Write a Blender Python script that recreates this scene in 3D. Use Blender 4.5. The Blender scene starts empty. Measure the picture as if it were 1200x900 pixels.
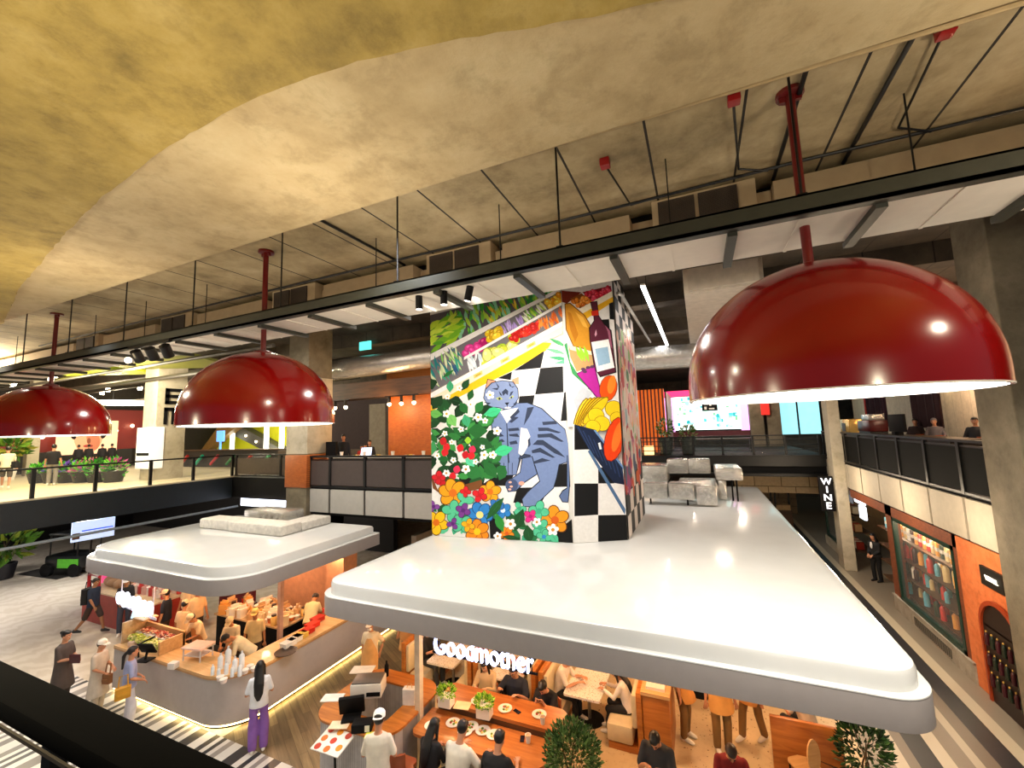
import bpy, bmesh, math, random
from mathutils import Vector, Matrix, Euler
random.seed(7)
PI = math.pi
C = bpy.context.scene.collection
SC = bpy.context.scene
V = Vector
def lin(c):
    return c / 12.92 if c <= .04045 else ((c + .055) / 1.055) ** 2.4
def hx(h, a=1.0):
    if not isinstance(h, str): return tuple(h) if len(h) == 4 else tuple(h) + (a,)
    h = h.lstrip('#')
    return tuple(lin(int(h[i:i + 2], 16) / 255) for i in (0, 2, 4)) + (a,)

# ---------------------------------------------------------------- camera
F, YAW, PIT, ROLL, EYE = 490.2, -0.41635, 0.10791, -0.033395, 6.2
fw = V((math.sin(YAW) * math.cos(PIT), math.cos(YAW) * math.cos(PIT), math.sin(PIT)))
r0 = V((math.cos(YAW), -math.sin(YAW), 0)); u0 = r0.cross(fw)
rt = math.cos(ROLL) * r0 + math.sin(ROLL) * u0
up = -math.sin(ROLL) * r0 + math.cos(ROLL) * u0
CAM = V((0, 0, EYE))
cam = bpy.data.cameras.new('camera'); co = bpy.data.objects.new('camera', cam); C.objects.link(co)
m3 = Matrix((rt, up, -fw)).transposed(); co.matrix_world = Matrix.Translation(CAM) @ m3.to_4x4()
cam.sensor_width = 36; cam.lens = F / 1200 * 36; cam.clip_start = .03; cam.clip_end = 300
SC.camera = co
# where a sight line of the photograph meets a known plane of the hall
def ray(x, y): return rt * ((x - 600) / F) - up * ((y - 450) / F) + fw
def PZ(x, y, z): d = ray(x, y); return CAM + d * ((z - EYE) / d.z)
def PX(x, y, c): d = ray(x, y); return CAM + d * (c / d.x)
def PY(x, y, c): d = ray(x, y); return CAM + d * (c / d.y)
def PP(x, y, a, b):
    n = V((b[1] - a[1], a[0] - b[0], 0)); d = ray(x, y)
    return CAM + d * ((V((a[0], a[1], 0)) - CAM).dot(n) / d.dot(n))

# ---------------------------------------------------------------- materials
MATS = {}
def nodes(name):
    m = bpy.data.materials.new(name); m.use_nodes = True
    nt = m.node_tree; return m, nt, nt.nodes['Principled BSDF']
def nd(nt, t, **k):
    n = nt.nodes.new(t)
    for a, v in k.items():
        if a in n.inputs.keys() if isinstance(a, str) else False: n.inputs[a].default_value = v
        else: setattr(n, a, v)
    return n
def ramp(nt, fac, stops, interp='LINEAR'):
    n = nt.nodes.new('ShaderNodeValToRGB'); n.color_ramp.interpolation = interp
    e = n.color_ramp.elements
    while len(e) < len(stops): e.new(.5)
    for i, (p, c) in enumerate(stops): e[i].position = p; e[i].color = hx(c)
    nt.links.new(fac, n.inputs[0]); return n.outputs[0]
def objco(nt):
    return nt.nodes.new('ShaderNodeTexCoord').outputs['Object']
def noise(nt, vec, scale, detail=4, rough=.55, dist=0):
    n = nt.nodes.new('ShaderNodeTexNoise'); n.inputs['Scale'].default_value = scale
    n.inputs['Detail'].default_value = detail; n.inputs['Roughness'].default_value = rough; n.inputs['Distortion'].default_value = dist
    nt.links.new(vec, n.inputs['Vector']); return n.outputs['Fac']
def mixc(nt, fac, a, b, mode='MIX'):
    n = nt.nodes.new('ShaderNodeMix'); n.data_type = 'RGBA'; n.blend_type = mode
    for s, v in ((n.inputs[0], fac), (n.inputs[6], a), (n.inputs[7], b)):
        if hasattr(v, 'is_linked'): nt.links.new(v, s)
        elif isinstance(v, (int, float)): s.default_value = v
        else: s.default_value = hx(v)
    return n.outputs[2]
def bump(nt, bs, h, strength=.3, dist=.02):
    b = nt.nodes.new('ShaderNodeBump'); b.inputs['Strength'].default_value = strength; b.inputs['Distance'].default_value = dist
    nt.links.new(h, b.inputs['Height']); nt.links.new(b.outputs[0], bs.inputs['Normal'])
def mat(name, col, rough=.5, metal=0, var=.12, scale=6, bmp=0, emit=0, coat=0, spec=.5):
    if name in MATS: return MATS[name]
    m, nt, bs = nodes(name); c = hx(col)
    f = noise(nt, objco(nt), scale)
    a = tuple(max(0, x * (1 - var)) for x in c[:3]); b = tuple(min(1, x * (1 + var)) for x in c[:3])
    o = ramp(nt, f, [(.3, a), (.7, b)])
    nt.links.new(o, bs.inputs['Base Color'])
    bs.inputs['Roughness'].default_value = rough; bs.inputs['Metallic'].default_value = metal
    bs.inputs['Coat Weight'].default_value = coat; bs.inputs['Specular IOR Level'].default_value = spec
    if bmp: bump(nt, bs, noise(nt, objco(nt), scale * 4), bmp)
    if emit:
        nt.links.new(o, bs.inputs['Emission Color']); bs.inputs['Emission Strength'].default_value = emit
    MATS[name] = m; return m
def attrmat(name, rough=.6, emit=0, coat=0, var=.1, metal=0):
    """per-face colours kept in the mesh, broken up with a little noise"""
    if name in MATS: return MATS[name]
    m, nt, bs = nodes(name)
    a = nt.nodes.new('ShaderNodeAttribute'); a.attribute_name = 'Col'
    f = noise(nt, objco(nt), 14)
    g = ramp(nt, f, [(.3, (1 - var,) * 3), (.7, (1, 1, 1))])
    o = mixc(nt, 1.0, a.outputs['Color'], g, 'MULTIPLY')
    nt.links.new(o, bs.inputs['Base Color']); bs.inputs['Roughness'].default_value = rough
    bs.inputs['Coat Weight'].default_value = coat; bs.inputs['Metallic'].default_value = metal; bs.inputs['Specular IOR Level'].default_value = .25
    if emit: nt.links.new(o, bs.inputs['Emission Color']); bs.inputs['Emission Strength'].default_value = emit
    MATS[name] = m; return m
def emis(name, col, s):
    if name in MATS: return MATS[name]
    m, nt, bs = nodes(name); c = hx(col)
    f = noise(nt, objco(nt), 3)
    o = ramp(nt, f, [(.3, tuple(x * .94 for x in c[:3])), (.7, c)])
    nt.links.new(o, bs.inputs['Base Color']); nt.links.new(o, bs.inputs['Emission Color']); bs.inputs['Emission Strength'].default_value = s
    MATS[name] = m; return m
def concrete(name, c1, c2, c3, scale=1.2, bmp=.25, joints=0, rough=.85, off=0):
    if name in MATS: return MATS[name]
    m, nt, bs = nodes(name); v = objco(nt)
    f = noise(nt, v, scale, 10, .68, .12)
    o = ramp(nt, f, [(.3, c1), (.5, c2), (.72, c3)])
    st = ramp(nt, noise(nt, v, scale * 2.3, 8, .72, .25), [(.36, (.62, .6, .55)), (.5, (1, 1, 1))])
    o = mixc(nt, .5, o, st, 'MULTIPLY')
    if joints:
        sx = nt.nodes.new('ShaderNodeSeparateXYZ'); nt.links.new(v, sx.inputs[0])
        a = nd(nt, 'ShaderNodeMath', operation='ADD'); a.inputs[1].default_value = 100 * joints + off; nt.links.new(sx.outputs[0], a.inputs[0])
        k = nd(nt, 'ShaderNodeMath', operation='MODULO'); k.inputs[1].default_value = joints; nt.links.new(a.outputs[0], k.inputs[0])
        l = nd(nt, 'ShaderNodeMath', operation='LESS_THAN'); l.inputs[1].default_value = .03; nt.links.new(k.outputs[0], l.inputs[0])
        o = mixc(nt, l.outputs[0], o, '221c16')
    nt.links.new(o, bs.inputs['Base Color']); bs.inputs['Roughness'].default_value = rough
    bump(nt, bs, noise(nt, v, scale * 5, 8, .65), bmp, .03)
    MATS[name] = m; return m
def wood(name, c1, c2, rough=.4, sx=1.2, sy=14, sz=14, coat=.1):
    if name in MATS: return MATS[name]
    m, nt, bs = nodes(name)
    mp = nt.nodes.new('ShaderNodeMapping'); mp.inputs['Scale'].default_value = (sx, sy, sz)
    nt.links.new(objco(nt), mp.inputs[0])
    o = ramp(nt, noise(nt, mp.outputs[0], 1, 6, .6, .6), [(.32, c1), (.66, c2)])
    nt.links.new(o, bs.inputs['Base Color']); bs.inputs['Roughness'].default_value = rough; bs.inputs['Coat Weight'].default_value = coat
    MATS[name] = m; return m
def brickmat(name, c1, c2, mortar, scale=5, rough=.7, bw=.5, rh=.25, ms=.02, emit=0, axes='xz', offset=.5):
    if name in MATS: return MATS[name]
    m, nt, bs = nodes(name)
    s = nt.nodes.new('ShaderNodeSeparateXYZ'); nt.links.new(objco(nt), s.inputs[0])
    cb = nt.nodes.new('ShaderNodeCombineXYZ')
    ix = {'x': 0, 'y': 1, 'z': 2}
    nt.links.new(s.outputs[ix[axes[0]]], cb.inputs[0]); nt.links.new(s.outputs[ix[axes[1]]], cb.inputs[1])
    b = nt.nodes.new('ShaderNodeTexBrick'); nt.links.new(cb.outputs[0], b.inputs['Vector']); b.offset = offset
    for k, v in (('Color1', c1), ('Color2', c2), ('Mortar', mortar)): b.inputs[k].default_value = hx(v)
    b.inputs['Scale'].default_value = scale; b.inputs['Brick Width'].default_value = bw; b.inputs['Row Height'].default_value = rh; b.inputs['Mortar Size'].default_value = ms
    f = noise(nt, objco(nt), 7); g = ramp(nt, f, [(.3, (.8, .8, .8)), (.7, (1, 1, 1))])
    o = mixc(nt, 1.0, b.outputs['Color'], g, 'MULTIPLY')
    nt.links.new(o, bs.inputs['Base Color']); bs.inputs['Roughness'].default_value = rough
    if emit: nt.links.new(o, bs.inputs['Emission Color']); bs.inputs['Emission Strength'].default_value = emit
    MATS[name] = m; return m
def glassmat(name, tint='dfe8e6', rough=.02, alpha=.18):
    if name in MATS: return MATS[name]
    m, nt, bs = nodes(name)
    f = noise(nt, objco(nt), 2); o = ramp(nt, f, [(0, tint), (1, tint)])
    nt.links.new(o, bs.inputs['Base Color']); bs.inputs['Roughness'].default_value = rough; bs.inputs['Alpha'].default_value = alpha
    MATS[name] = m; return m

# ---------------------------------------------------------------- mesh builder
class MB:
    def __init__(s):
        s.bm = bmesh.new(); s.cl = s.bm.loops.layers.float_color.new('Col'); s.col = (1, 1, 1, 1); s.X = Matrix.Identity(4)
    def c(s, col): s.col = hx(col); return s
    def at(s, loc=(0, 0, 0), rz=0, rx=0, ry=0, sc=1):
        s.X = Matrix.Translation(V(loc)) @ Euler((rx, ry, rz)).to_matrix().to_4x4() @ Matrix.Scale(sc, 4); return s
    def v(s, p): return s.bm.verts.new(s.X @ V(p))
    def f(s, vs):
        try: f = s.bm.faces.new(vs)
        except ValueError: return None
        for l in f.loops: l[s.cl] = s.col
        return f
    def poly(s, pts): return s.f([s.v(p) for p in pts])
    def box(s, x0, x1, y0, y1, z0, z1, bev=0):
        q = [s.v((x, y, z)) for z in (z0, z1) for x, y in ((x0, y0), (x1, y0), (x1, y1), (x0, y1))]
        fs = [s.f([q[i] for i in k]) for k in ((3, 2, 1, 0), (4, 5, 6, 7), (0, 1, 5, 4), (1, 2, 6, 5), (2, 3, 7, 6), (3, 0, 4, 7))]
        if bev:
            es = list({e for f in fs for e in f.edges})
            g = bmesh.ops.bevel(s.bm, geom=es, offset=bev, segments=2, affect='EDGES', profile=.5)
            for f in g['faces']:
                for l in f.loops: l[s.cl] = s.col
        return s
    def ring(s, c, ax, r, n, ry=None, ref=None):
        ax = V(ax).normalized(); ref = V(ref) if ref else (V((0, 0, 1)) if abs(ax.z) < .95 else V((1, 0, 0)))
        a = ref.cross(ax).normalized(); b = ax.cross(a); ry = r if ry is None else ry
        return [s.v(V(c) + a * (r * math.cos(2 * PI * i / n)) + b * (ry * math.sin(2 * PI * i / n))) for i in range(n)]
    def skin(s, rings, caps=True):
        n = len(rings[0])
        for A, B in zip(rings, rings[1:]):
            for i in range(n): s.f((A[i], A[(i + 1) % n], B[(i + 1) % n], B[i]))
        if caps: s.f(rings[0][::-1]); s.f(rings[-1])
        return s
    def tube(s, pts, r, n=8, caps=True):
        pts = [V(p) for p in pts]; R = r if isinstance(r, (list, tuple)) else [r] * len(pts)
        rs = []; ref = None
        for i, p in enumerate(pts):
            ax = (pts[min(i + 1, len(pts) - 1)] - pts[max(i - 1, 0)])
            if ref is None:
                axn = ax.normalized(); ref = V((0, 0, 1)) if abs(axn.z) < .9 else V((1, 0, 0))
            rs.append(s.ring(p, ax, R[i], n, ref=ref))
        return s.skin(rs, caps)
    def cyl(s, p0, p1, r0, r1=None, n=16): return s.tube([p0, p1], [r0, r0 if r1 is None else r1], n)
    def lathe(s, prof, c=(0, 0, 0), n=24, caps=True):
        rs = [[s.v((c[0] + r * math.cos(2 * PI * i / n), c[1] + r * math.sin(2 * PI * i / n), c[2] + z)) for i in range(n)] for r, z in prof]
        return s.skin(rs, caps)
    def sph(s, c, r, n=12, m=8):
        r = (r, r, r) if isinstance(r, (int, float)) else r
        rs = []
        for j in range(1, m):
            t = PI * j / m - PI / 2
            rs.append([s.v((c[0] + r[0] * math.cos(t) * math.cos(2 * PI * i / n), c[1] + r[1] * math.cos(t) * math.sin(2 * PI * i / n), c[2] + r[2] * math.sin(t))) for i in range(n)])
        s.skin(rs, False); b = s.v((c[0], c[1], c[2] - r[2])); t = s.v((c[0], c[1], c[2] + r[2]))
        for i in range(n): s.f((rs[0][(i + 1) % n], rs[0][i], b)); s.f((rs[-1][i], rs[-1][(i + 1) % n], t))
        return s
    def prism(s, P, z0, z1, inset=0):
        A = [s.v((x, y, z0)) for x, y in P]; B = [s.v((x, y, z1)) for x, y in P]; n = len(P)
        s.f(A[::-1]); s.f(B)
        for i in range(n): s.f((A[i], A[(i + 1) % n], B[(i + 1) % n], B[i]))
        return s
    def mesh(s, name, m, smooth=True):
        bmesh.ops.recalc_face_normals(s.bm, faces=s.bm.faces) if not getattr(s, 'keep', False) else None
        me = bpy.data.meshes.new(name); s.bm.to_mesh(me); s.bm.free()
        for k in (m if isinstance(m, (list, tuple)) else [m]): me.materials.append(k)
        if smooth:
            for p in me.polygons: p.use_smooth = True
            me.set_sharp_from_angle(angle=math.radians(38))
        return me
    def build(s, name, m, parent=None, smooth=True, origin=True):
        me = s.mesh(name, m, smooth); o = bpy.data.objects.new(name, me); C.objects.link(o)
        if parent: o.parent = parent
        elif origin and len(me.vertices):
            lo = [min(v.co[i] for v in me.vertices) for i in range(3)]; hi = [max(v.co[i] for v in me.vertices) for i in range(3)]
            p = V(((lo[0] + hi[0]) / 2, (lo[1] + hi[1]) / 2, lo[2])); me.transform(Matrix.Translation(-p)); o.location = p
        return o
def tag(o, label=None, cat=None, group=None, kind=None):
    if label: o['label'] = label
    if cat: o['category'] = cat
    if group: o['group'] = group
    if kind: o['kind'] = kind
    return o
def thing(name, label, cat, loc=(0, 0, 0), rz=0, group=None):
    o = bpy.data.objects.new(name, None); C.objects.link(o); o.location = loc; o.rotation_euler = (0, 0, rz); o.empty_display_size = .1
    return tag(o, label, cat, group)
def struct(name, b, m, parent=None, label=None, cat=None, smooth=False):
    o = b.build(name, m, parent, smooth, origin=False)
    if not parent: tag(o, label, cat or name.split('_')[0], None, 'structure')
    return o
def dup(root, loc, rz=None, label=None, group=None, sc=None):
    r = root.copy(); C.objects.link(r); r.location = loc
    if rz is not None: r.rotation_euler = (0, 0, rz)
    if label: r['label'] = label
    if group: r['group'] = group
    if sc: r.scale = (sc,) * 3 if isinstance(sc, (int, float)) else sc
    for ch in list(root.children):
        c = ch.copy(); C.objects.link(c); c.parent = r
        for g in ch.children: d = g.copy(); C.objects.link(d); d.parent = c
    return r
def rrect(x0, x1, y0, y1, r, n=8):
    r = r if isinstance(r, (list, tuple)) else [r] * 4   # corners: x0y0, x1y0, x1y1, x0y1
    P = []
    for (cx, cy, a0), rr in zip(((x0, y0, PI), (x1, y0, 1.5 * PI), (x1, y1, 0), (x0, y1, .5 * PI)), r):
        sx = 1 if cx == x0 else -1; sy = 1 if cy == y0 else -1
        if rr <= 0: P.append((cx, cy)); continue
        for i in range(n + 1):
            a = a0 + i / n * PI / 2; P.append((cx + sx * rr + rr * math.cos(a), cy + sy * rr + rr * math.sin(a)))
    return P
def light(kind, loc, energy, col='ffffff', size=.3, rot=None, spot=None, sy=None, blend=.6):
    l = bpy.data.lights.new('light', kind); l.energy = energy; l.color = hx(col)[:3]
    if kind == 'AREA':
        l.size = size
        if sy: l.shape = 'RECTANGLE'; l.size_y = sy
    elif kind in ('POINT', 'SPOT'): l.shadow_soft_size = size
    if kind == 'SPOT': l.spot_size = spot or 1.6; l.spot_blend = blend
    o = bpy.data.objects.new('light', l); C.objects.link(o); o.location = loc
    if rot: o.rotation_euler = rot
    return o
# ---------------------------------------------------------------- render look
SC.view_settings.view_transform = 'Standard'; SC.view_settings.look = 'None'; SC.view_settings.gamma = 1; SC.view_settings.use_curve_mapping = False
SC.view_settings.exposure = 0.0
w = bpy.data.worlds.new('world'); SC.world = w; w.use_nodes = True
w.node_tree.nodes['Background'].inputs[0].default_value = (.9, .92, 1, 1); w.node_tree.nodes['Background'].inputs[1].default_value = .10
# ================================================================ materials of the hall
K = dict(
 yellow=concrete('warm_lit_plaster', '84713a', 'a68f4a', 'b8a262', 1.6, .6),  # warm lamp light on this slab is put into its base colour
 beige=concrete('beige_plaster', 'a08d66', 'b6a37c', 'c4b48e', 1.1, .45),
 ceil=concrete('joint_concrete', '76664a', 'a3916e', 'bfae8c', .8, .3, joints=1.03, off=.34),
 dark=concrete('dark_concrete', '2e2821', '453c31', '5a4e40', .8, .3, joints=1.4),
 grey=concrete('grey_concrete', '57503f', '736a57', '8a806c', .9, .35),
 pale=concrete('pale_concrete', 'a89f8a', 'bcb39e', 'cbc3b0', .9, .2),
 steel=mat('dark_steel', '34352e', .45, .3), black=mat('black_metal', '0b0b0c', .4, .2), blackm=mat('matt_black', '08080a', .7, spec=.2),
 raft=mat('white_raft_board', 'dcd6ca', .7, 0, .04), duct=mat('painted_duct', 'b8a282', .7, 0, .06), grille=brickmat('grille_mesh', '1c1511', '271d17', '54463a', 22, .6, .9, .35, .06),
 red=mat('lamp_red_gloss', '7a0303', .2, 0, .04, 2, coat=.25), redrod=mat('lamp_rod_red', '5e0a0a', .35), diff=emis('lamp_diffuser', 'fffaf4', 10), whitein=mat('white_enamel', 'e8e4da', .4),
 canopy=mat('canopy_white', 'd6d8d8', .16, 0, .03, 1.5, coat=.35), fascia=mat('canopy_fascia', '918b8a', .42, 0, .03), chrome=mat('foil_duct', 'cfccc6', .22, .75, .2, 9, bmp=.5), wrap=mat('duct_wrap', 'd8d4cc', .5, .1, .15, 9, bmp=.6),
 navy=mat('bridge_steel', '101c24', .5, 0, .1), panel=mat('guard_panel', '453b38', .45, 0, .08), wpanel=mat('slab_panel', 'a9a7a2', .7, 0, .05), cpanel=mat('cream_slab_panel', 'b5ab98', .7, 0, .06), gpanel=mat('dark_guard_panel', '070807', .85, 0, .1, spec=.15),
 orange=concrete('orange_render', 'c86228', 'd8743a', 'e08248', 2.5, .15), brickred=brickmat('red_brick', '7a3a18', '8f4720', '5b3a25', 6, .7, .5, .16, .012, axes='yz'), green=mat('green_frame', '12352a', .4), stone=concrete('plinth_stone', '8f8676', 'a59c8c', 'b6ae9e', 2, .2),
 glass=glassmat('shop_glass', alpha=.05), woodo=wood('orange_wood', 'a05a1d', 'c47a30', .45), woodd=wood('dark_wood', '3a2416', '5a3a22', .5), woodl=wood('light_wood', 'c79a62', 'deb680', .45), woodt=wood('table_wood', '9c5524', 'c27a3c', .35, 1.0, 9, 9), woodbrk=brickmat('orange_tile_wall', 'a8561c', 'b96523', '8a4415', 4, .5, .5, .14, .015),
 cushion=mat('cream_cushion', 'd8c8a4', .8, 0, .06), tan=mat('tan_leather', '9a4f2c', .5), white=mat('white_ware', 'e4e0d8', .35, 0, .03), paint=attrmat('painted', .55), gloss=attrmat('glazed', .3, coat=.3), lit=attrmat('backlit', .5, 1.6), lits=attrmat('backlit_soft', .5, .55), led=emis('warm_led', 'ffdb8a', 18), ledw=emis('white_led', 'e4eaff', 3.5), ledb=emis('sign_led', 'c4d0ff', 7), downl=emis('downlight', 'ffe9c4', 25),
)
# ================================================================ floors
def floor_mat(kind):
    m, nt, bs = nodes('floor_' + kind); v = objco(nt); bs.inputs['Roughness'].default_value = .35
    s = nt.nodes.new('ShaderNodeSeparateXYZ'); nt.links.new(v, s.inputs[0])
    if kind == 'stripes':
        d = nd(nt, 'ShaderNodeMath', operation='DIVIDE'); d.inputs[1].default_value = .165; sn = nd(nt, 'ShaderNodeMath', operation='SINE'); q5 = nd(nt, 'ShaderNodeMath', operation='MULTIPLY'); q5.inputs[1].default_value = 5.3; nt.links.new(s.outputs[0], q5.inputs[0]); nt.links.new(q5.outputs[0], sn.inputs[0])
        q6 = nd(nt, 'ShaderNodeMath', operation='MULTIPLY_ADD'); q6.inputs[1].default_value = .1; nt.links.new(sn.outputs[0], q6.inputs[0]); nt.links.new(s.outputs[0], q6.inputs[2]); nt.links.new(q6.outputs[0], d.inputs[0])
        fl = nd(nt, 'ShaderNodeMath', operation='FLOOR'); nt.links.new(d.outputs[0], fl.inputs[0])
        wn = nt.nodes.new('ShaderNodeTexWhiteNoise'); wn.noise_dimensions = '1D'; nt.links.new(fl.outputs[0], wn.inputs['W'])
        # every second band is pale, the ones between pick a grey
        h = nd(nt, 'ShaderNodeMath', operation='PINGPONG'); h.inputs[1].default_value = 1; nt.links.new(fl.outputs[0], h.inputs[0])
        g = ramp(nt, wn.outputs[0], [(0, '2b2c33'), (.36, '77726f'), (.75, '8f8883')], 'CONSTANT')
        o = mixc(nt, h.outputs[0], g, 'd6d2cc')
    elif kind == 'bands':
        mp = nd(nt, 'ShaderNodeMapRange'); mp.inputs[1].default_value = 2.2; mp.inputs[2].default_value = 5.5; nt.links.new(s.outputs[0], mp.inputs[0])
        q = lambda x: (x - 2.2) / 3.3
        o = ramp(nt, mp.outputs[0], [(0, '8c8273'), (q(2.75), 'c4b9a4'), (q(2.95), '7b7062'), (q(3.14), '26262a'), (q(3.48), 'c6bba6'), (q(3.72), '85796a'), (q(4.0), 'b9ad98'), (q(4.15), '776b5d'), (q(4.4), '26262a'), (q(4.76), 'bdb19a'), (q(5.0), '8a7f6f')], 'CONSTANT')
    elif kind == 'planks':
        b = nt.nodes.new('ShaderNodeTexBrick'); mp = nt.nodes.new('ShaderNodeMapping'); mp.inputs['Rotation'].default_value = (0, 0, .5)
        nt.links.new(v, mp.inputs[0]); nt.links.new(mp.outputs[0], b.inputs['Vector'])
        for k, c in (('Color1', '94805c'), ('Color2', '6c5b42'), ('Mortar', '55472f')): b.inputs[k].default_value = hx(c)
        b.inputs['Scale'].default_value = 1; b.inputs['Brick Width'].default_value = 1.3; b.inputs['Row Height'].default_value = .16; b.inputs['Mortar Size'].default_value = .004
        m2 = nt.nodes.new('ShaderNodeMapping'); m2.inputs['Scale'].default_value = (1.5, 16, 1); nt.links.new(mp.outputs[0], m2.inputs[0])
        o = mixc(nt, 1, b.outputs[0], ramp(nt, noise(nt, m2.outputs[0], 1, 5), [(.3, (.62, .6, .56)), (.7, (1.15, 1.15, 1.15))]), 'MULTIPLY')
    elif kind == 'terrazzo':
        vo = nt.nodes.new('ShaderNodeTexVoronoi'); vo.inputs['Scale'].default_value = 16; nt.links.new(v, vo.inputs['Vector'])
        k = ramp(nt, vo.outputs['Distance'], [(0, '6e4a2c'), (.24, 'cdb691')], 'CONSTANT')
        o = mixc(nt, ramp(nt, noise(nt, v, 9, 2), [(.5, (0, 0, 0)), (.55, (1, 1, 1))], 'CONSTANT'), 'd2bc96', k)
    else:
        m2 = nt.nodes.new('ShaderNodeMapping'); m2.inputs['Scale'].default_value = (.5, 1.5, 1); nt.links.new(v, m2.inputs[0])
        wv = nt.nodes.new('ShaderNodeTexWave'); wv.inputs['Scale'].default_value = .9; wv.inputs['Distortion'].default_value = 14; wv.inputs['Detail'].default_value = 4; nt.links.new(m2.outputs[0], wv.inputs['Vector'])
        o = ramp(nt, wv.outputs[0], [(.2, 'cbc0b0'), (.8, 'd8cfc2')]); o = mixc(nt, .5, o, ramp(nt, noise(nt, v, .4), [(.35, (.8, .78, .74)), (.65, (1, 1, 1))]), 'MULTIPLY')
    nt.links.new(o, bs.inputs['Base Color']); return m
for kind, rects in (('stripes', [(-16, 2.3, .5, 6.12)]), ('bands', [(2.3, 9, .5, 46)]), ('planks', [(-9.6, -6.5, 6.12, 30)]), ('terrazzo', [(-6.5, 2.3, 6.12, 30)]), ('stone', [(-48, -9.6, 6.12, 46), (-48, -16, .5, 6.12), (-9.6, 2.3, 30, 46)])):
    fm = floor_mat(kind)
    for x0, x1, y0, y1 in rects: struct('floor', MB().box(x0, x1, y0, y1, -.2, 0), fm, cat='floor')
# ================================================================ ceilings
b = MB()
arc = [V((x * 2.9, y * 2.9)) for x, y in ((-9, 2.6), (-7, 1.86), (-5.39, 1.43), (-3.92, 1.1), (-2.63, .875), (-2.11, .8), (-1.54, .75), (-1.33, .742), (-1.02, .75), (-.82, .775), (-.62, .812), (-.44, .86), (-.21, .925), (.1, 1.0), (.5, 1.1), (1.6, 1.3))]
edge = []
for a, c in zip(arc, arc[1:]):
    n = max(2, int((c - a).length / .12))
    for i in range(n): p = a.lerp(c, i / n); edge.append((p.x, min(p.y, 4.0) + random.uniform(-.012, .012)))
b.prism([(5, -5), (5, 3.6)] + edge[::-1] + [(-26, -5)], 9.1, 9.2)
struct('ceiling', b, K['yellow'], label='mottled concrete slab edge curving overhead in warm-lit yellow colour', cat='ceiling')
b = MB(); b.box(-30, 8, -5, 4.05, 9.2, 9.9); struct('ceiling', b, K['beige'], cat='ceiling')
b = MB(); b.box(-40, 9, 4.05, 9.3, 9.62, 10.6); struct('ceiling', b, K['ceil'], cat='ceiling')
b = MB(); b.box(-48, 16, 9.3, 46, 10.5, 10.9); struct('ceiling', b, K['dark'], cat='ceiling')
for y in (13.4, 18, 23, 29): struct('beam', MB().box(-48, 16, y, y + .6, 9.95, 10.5), K['dark'], cat='beam')
# walls that close the hall far off
struct('wall_back', MB().box(-48, 16, 45.5, 46, 0, 10.9), K['dark']); struct('wall_left', MB().box(-48.5, -48, 0, 46, 0, 10.9), K['dark']); struct('wall_right', MB().box(15.5, 16, 8, 46, 0, 10.9), K['dark'])
# ---------------------------------------------------------------- suspended raft with rail, rods and white boards
t = thing('ceiling_raft', 'long suspended raft of white boards behind a dark steel rail above the lamps', 'ceiling raft', (-10, 4.5, 8.12)); T = V((-10, 4.5, 8.12))
def loc(b_): b_.at(-T); return b_
b = loc(MB()); b.box(-32, 7, 4.5, 4.56, 8.12, 8.29); b.box(-32, 7, 4.5, 4.66, 8.12, 8.14); b.box(-32, 7, 4.5, 4.66, 8.27, 8.29); b.build('rail', K['steel'], t)
bars = [-.75 + 1.2 * k for k in range(-25, 6)]
for i, x in enumerate(bars):
    loc(MB()).box(x - .045, x + .045, 4.66, 5.62, 8.08, 8.14).build('cross_bar', K['steel'], t)
    if i < len(bars) - 1: loc(MB()).box(x + .045, x + 1.155, 4.66, 5.55, 8.14, 8.17).box(x + .58, x + .61, 4.66, 5.55, 8.13, 8.14).build('board', K['raft'], t)
    if i % 2: loc(MB()).cyl((x - .6, 4.6, 8.29), (x - .6, 4.6, 9.62), .013, n=6).box(x - .64, x - .56, 4.56, 4.64, 8.29, 8.33).build('hanger_rod', K['black'], t)
    else: loc(MB()).cyl((x - .6, 5.5, 8.17), (x - .6, 5.5, 9.62), .009, n=6).build('hanger_rod', K['black'], t)
# ---------------------------------------------------------------- air duct over the raft with grilles
t = thing('air_duct', 'boxed tan air duct with dark louvred grilles running above the raft', 'air duct', (-10, 6.3, 8.6)); T = V((-10, 6.3, 8.6))
gx = [-17.4, -12.7, -8.2, -3.9, .2]
loc(MB()).box(-30, -18.36, 6.45, 7.0, 8.72, 9.45).build('duct_run', K['duct'], t)
for a, c in zip(gx, gx[1:] + [7.4]): loc(MB()).box(a + .96, c - .96, 6.42, 7.0, 8.72, 9.45).build('duct_run', K['duct'], t)
for g in gx: loc(MB()).box(g - .95, g - .63, 6.65, 7.0, 8.85, 9.4).build('duct_neck', K['duct'], t); loc(MB()).box(g + .76, g + .95, 6.55, 7.0, 8.72, 9.4).build('duct_neck', K['duct'], t)
for g in gx:
    f = loc(MB()); f.box(g - .62, g + .75, 6.38, 7.0, 8.8, 9.55, .01).build('grille_box', K['duct'], t)
    for s in (-.55, .0): loc(MB()).box(g + s + .02, g + s + .52, 6.35, 6.379, 8.98, 9.5).build('grille', K['grille'], t)
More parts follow.
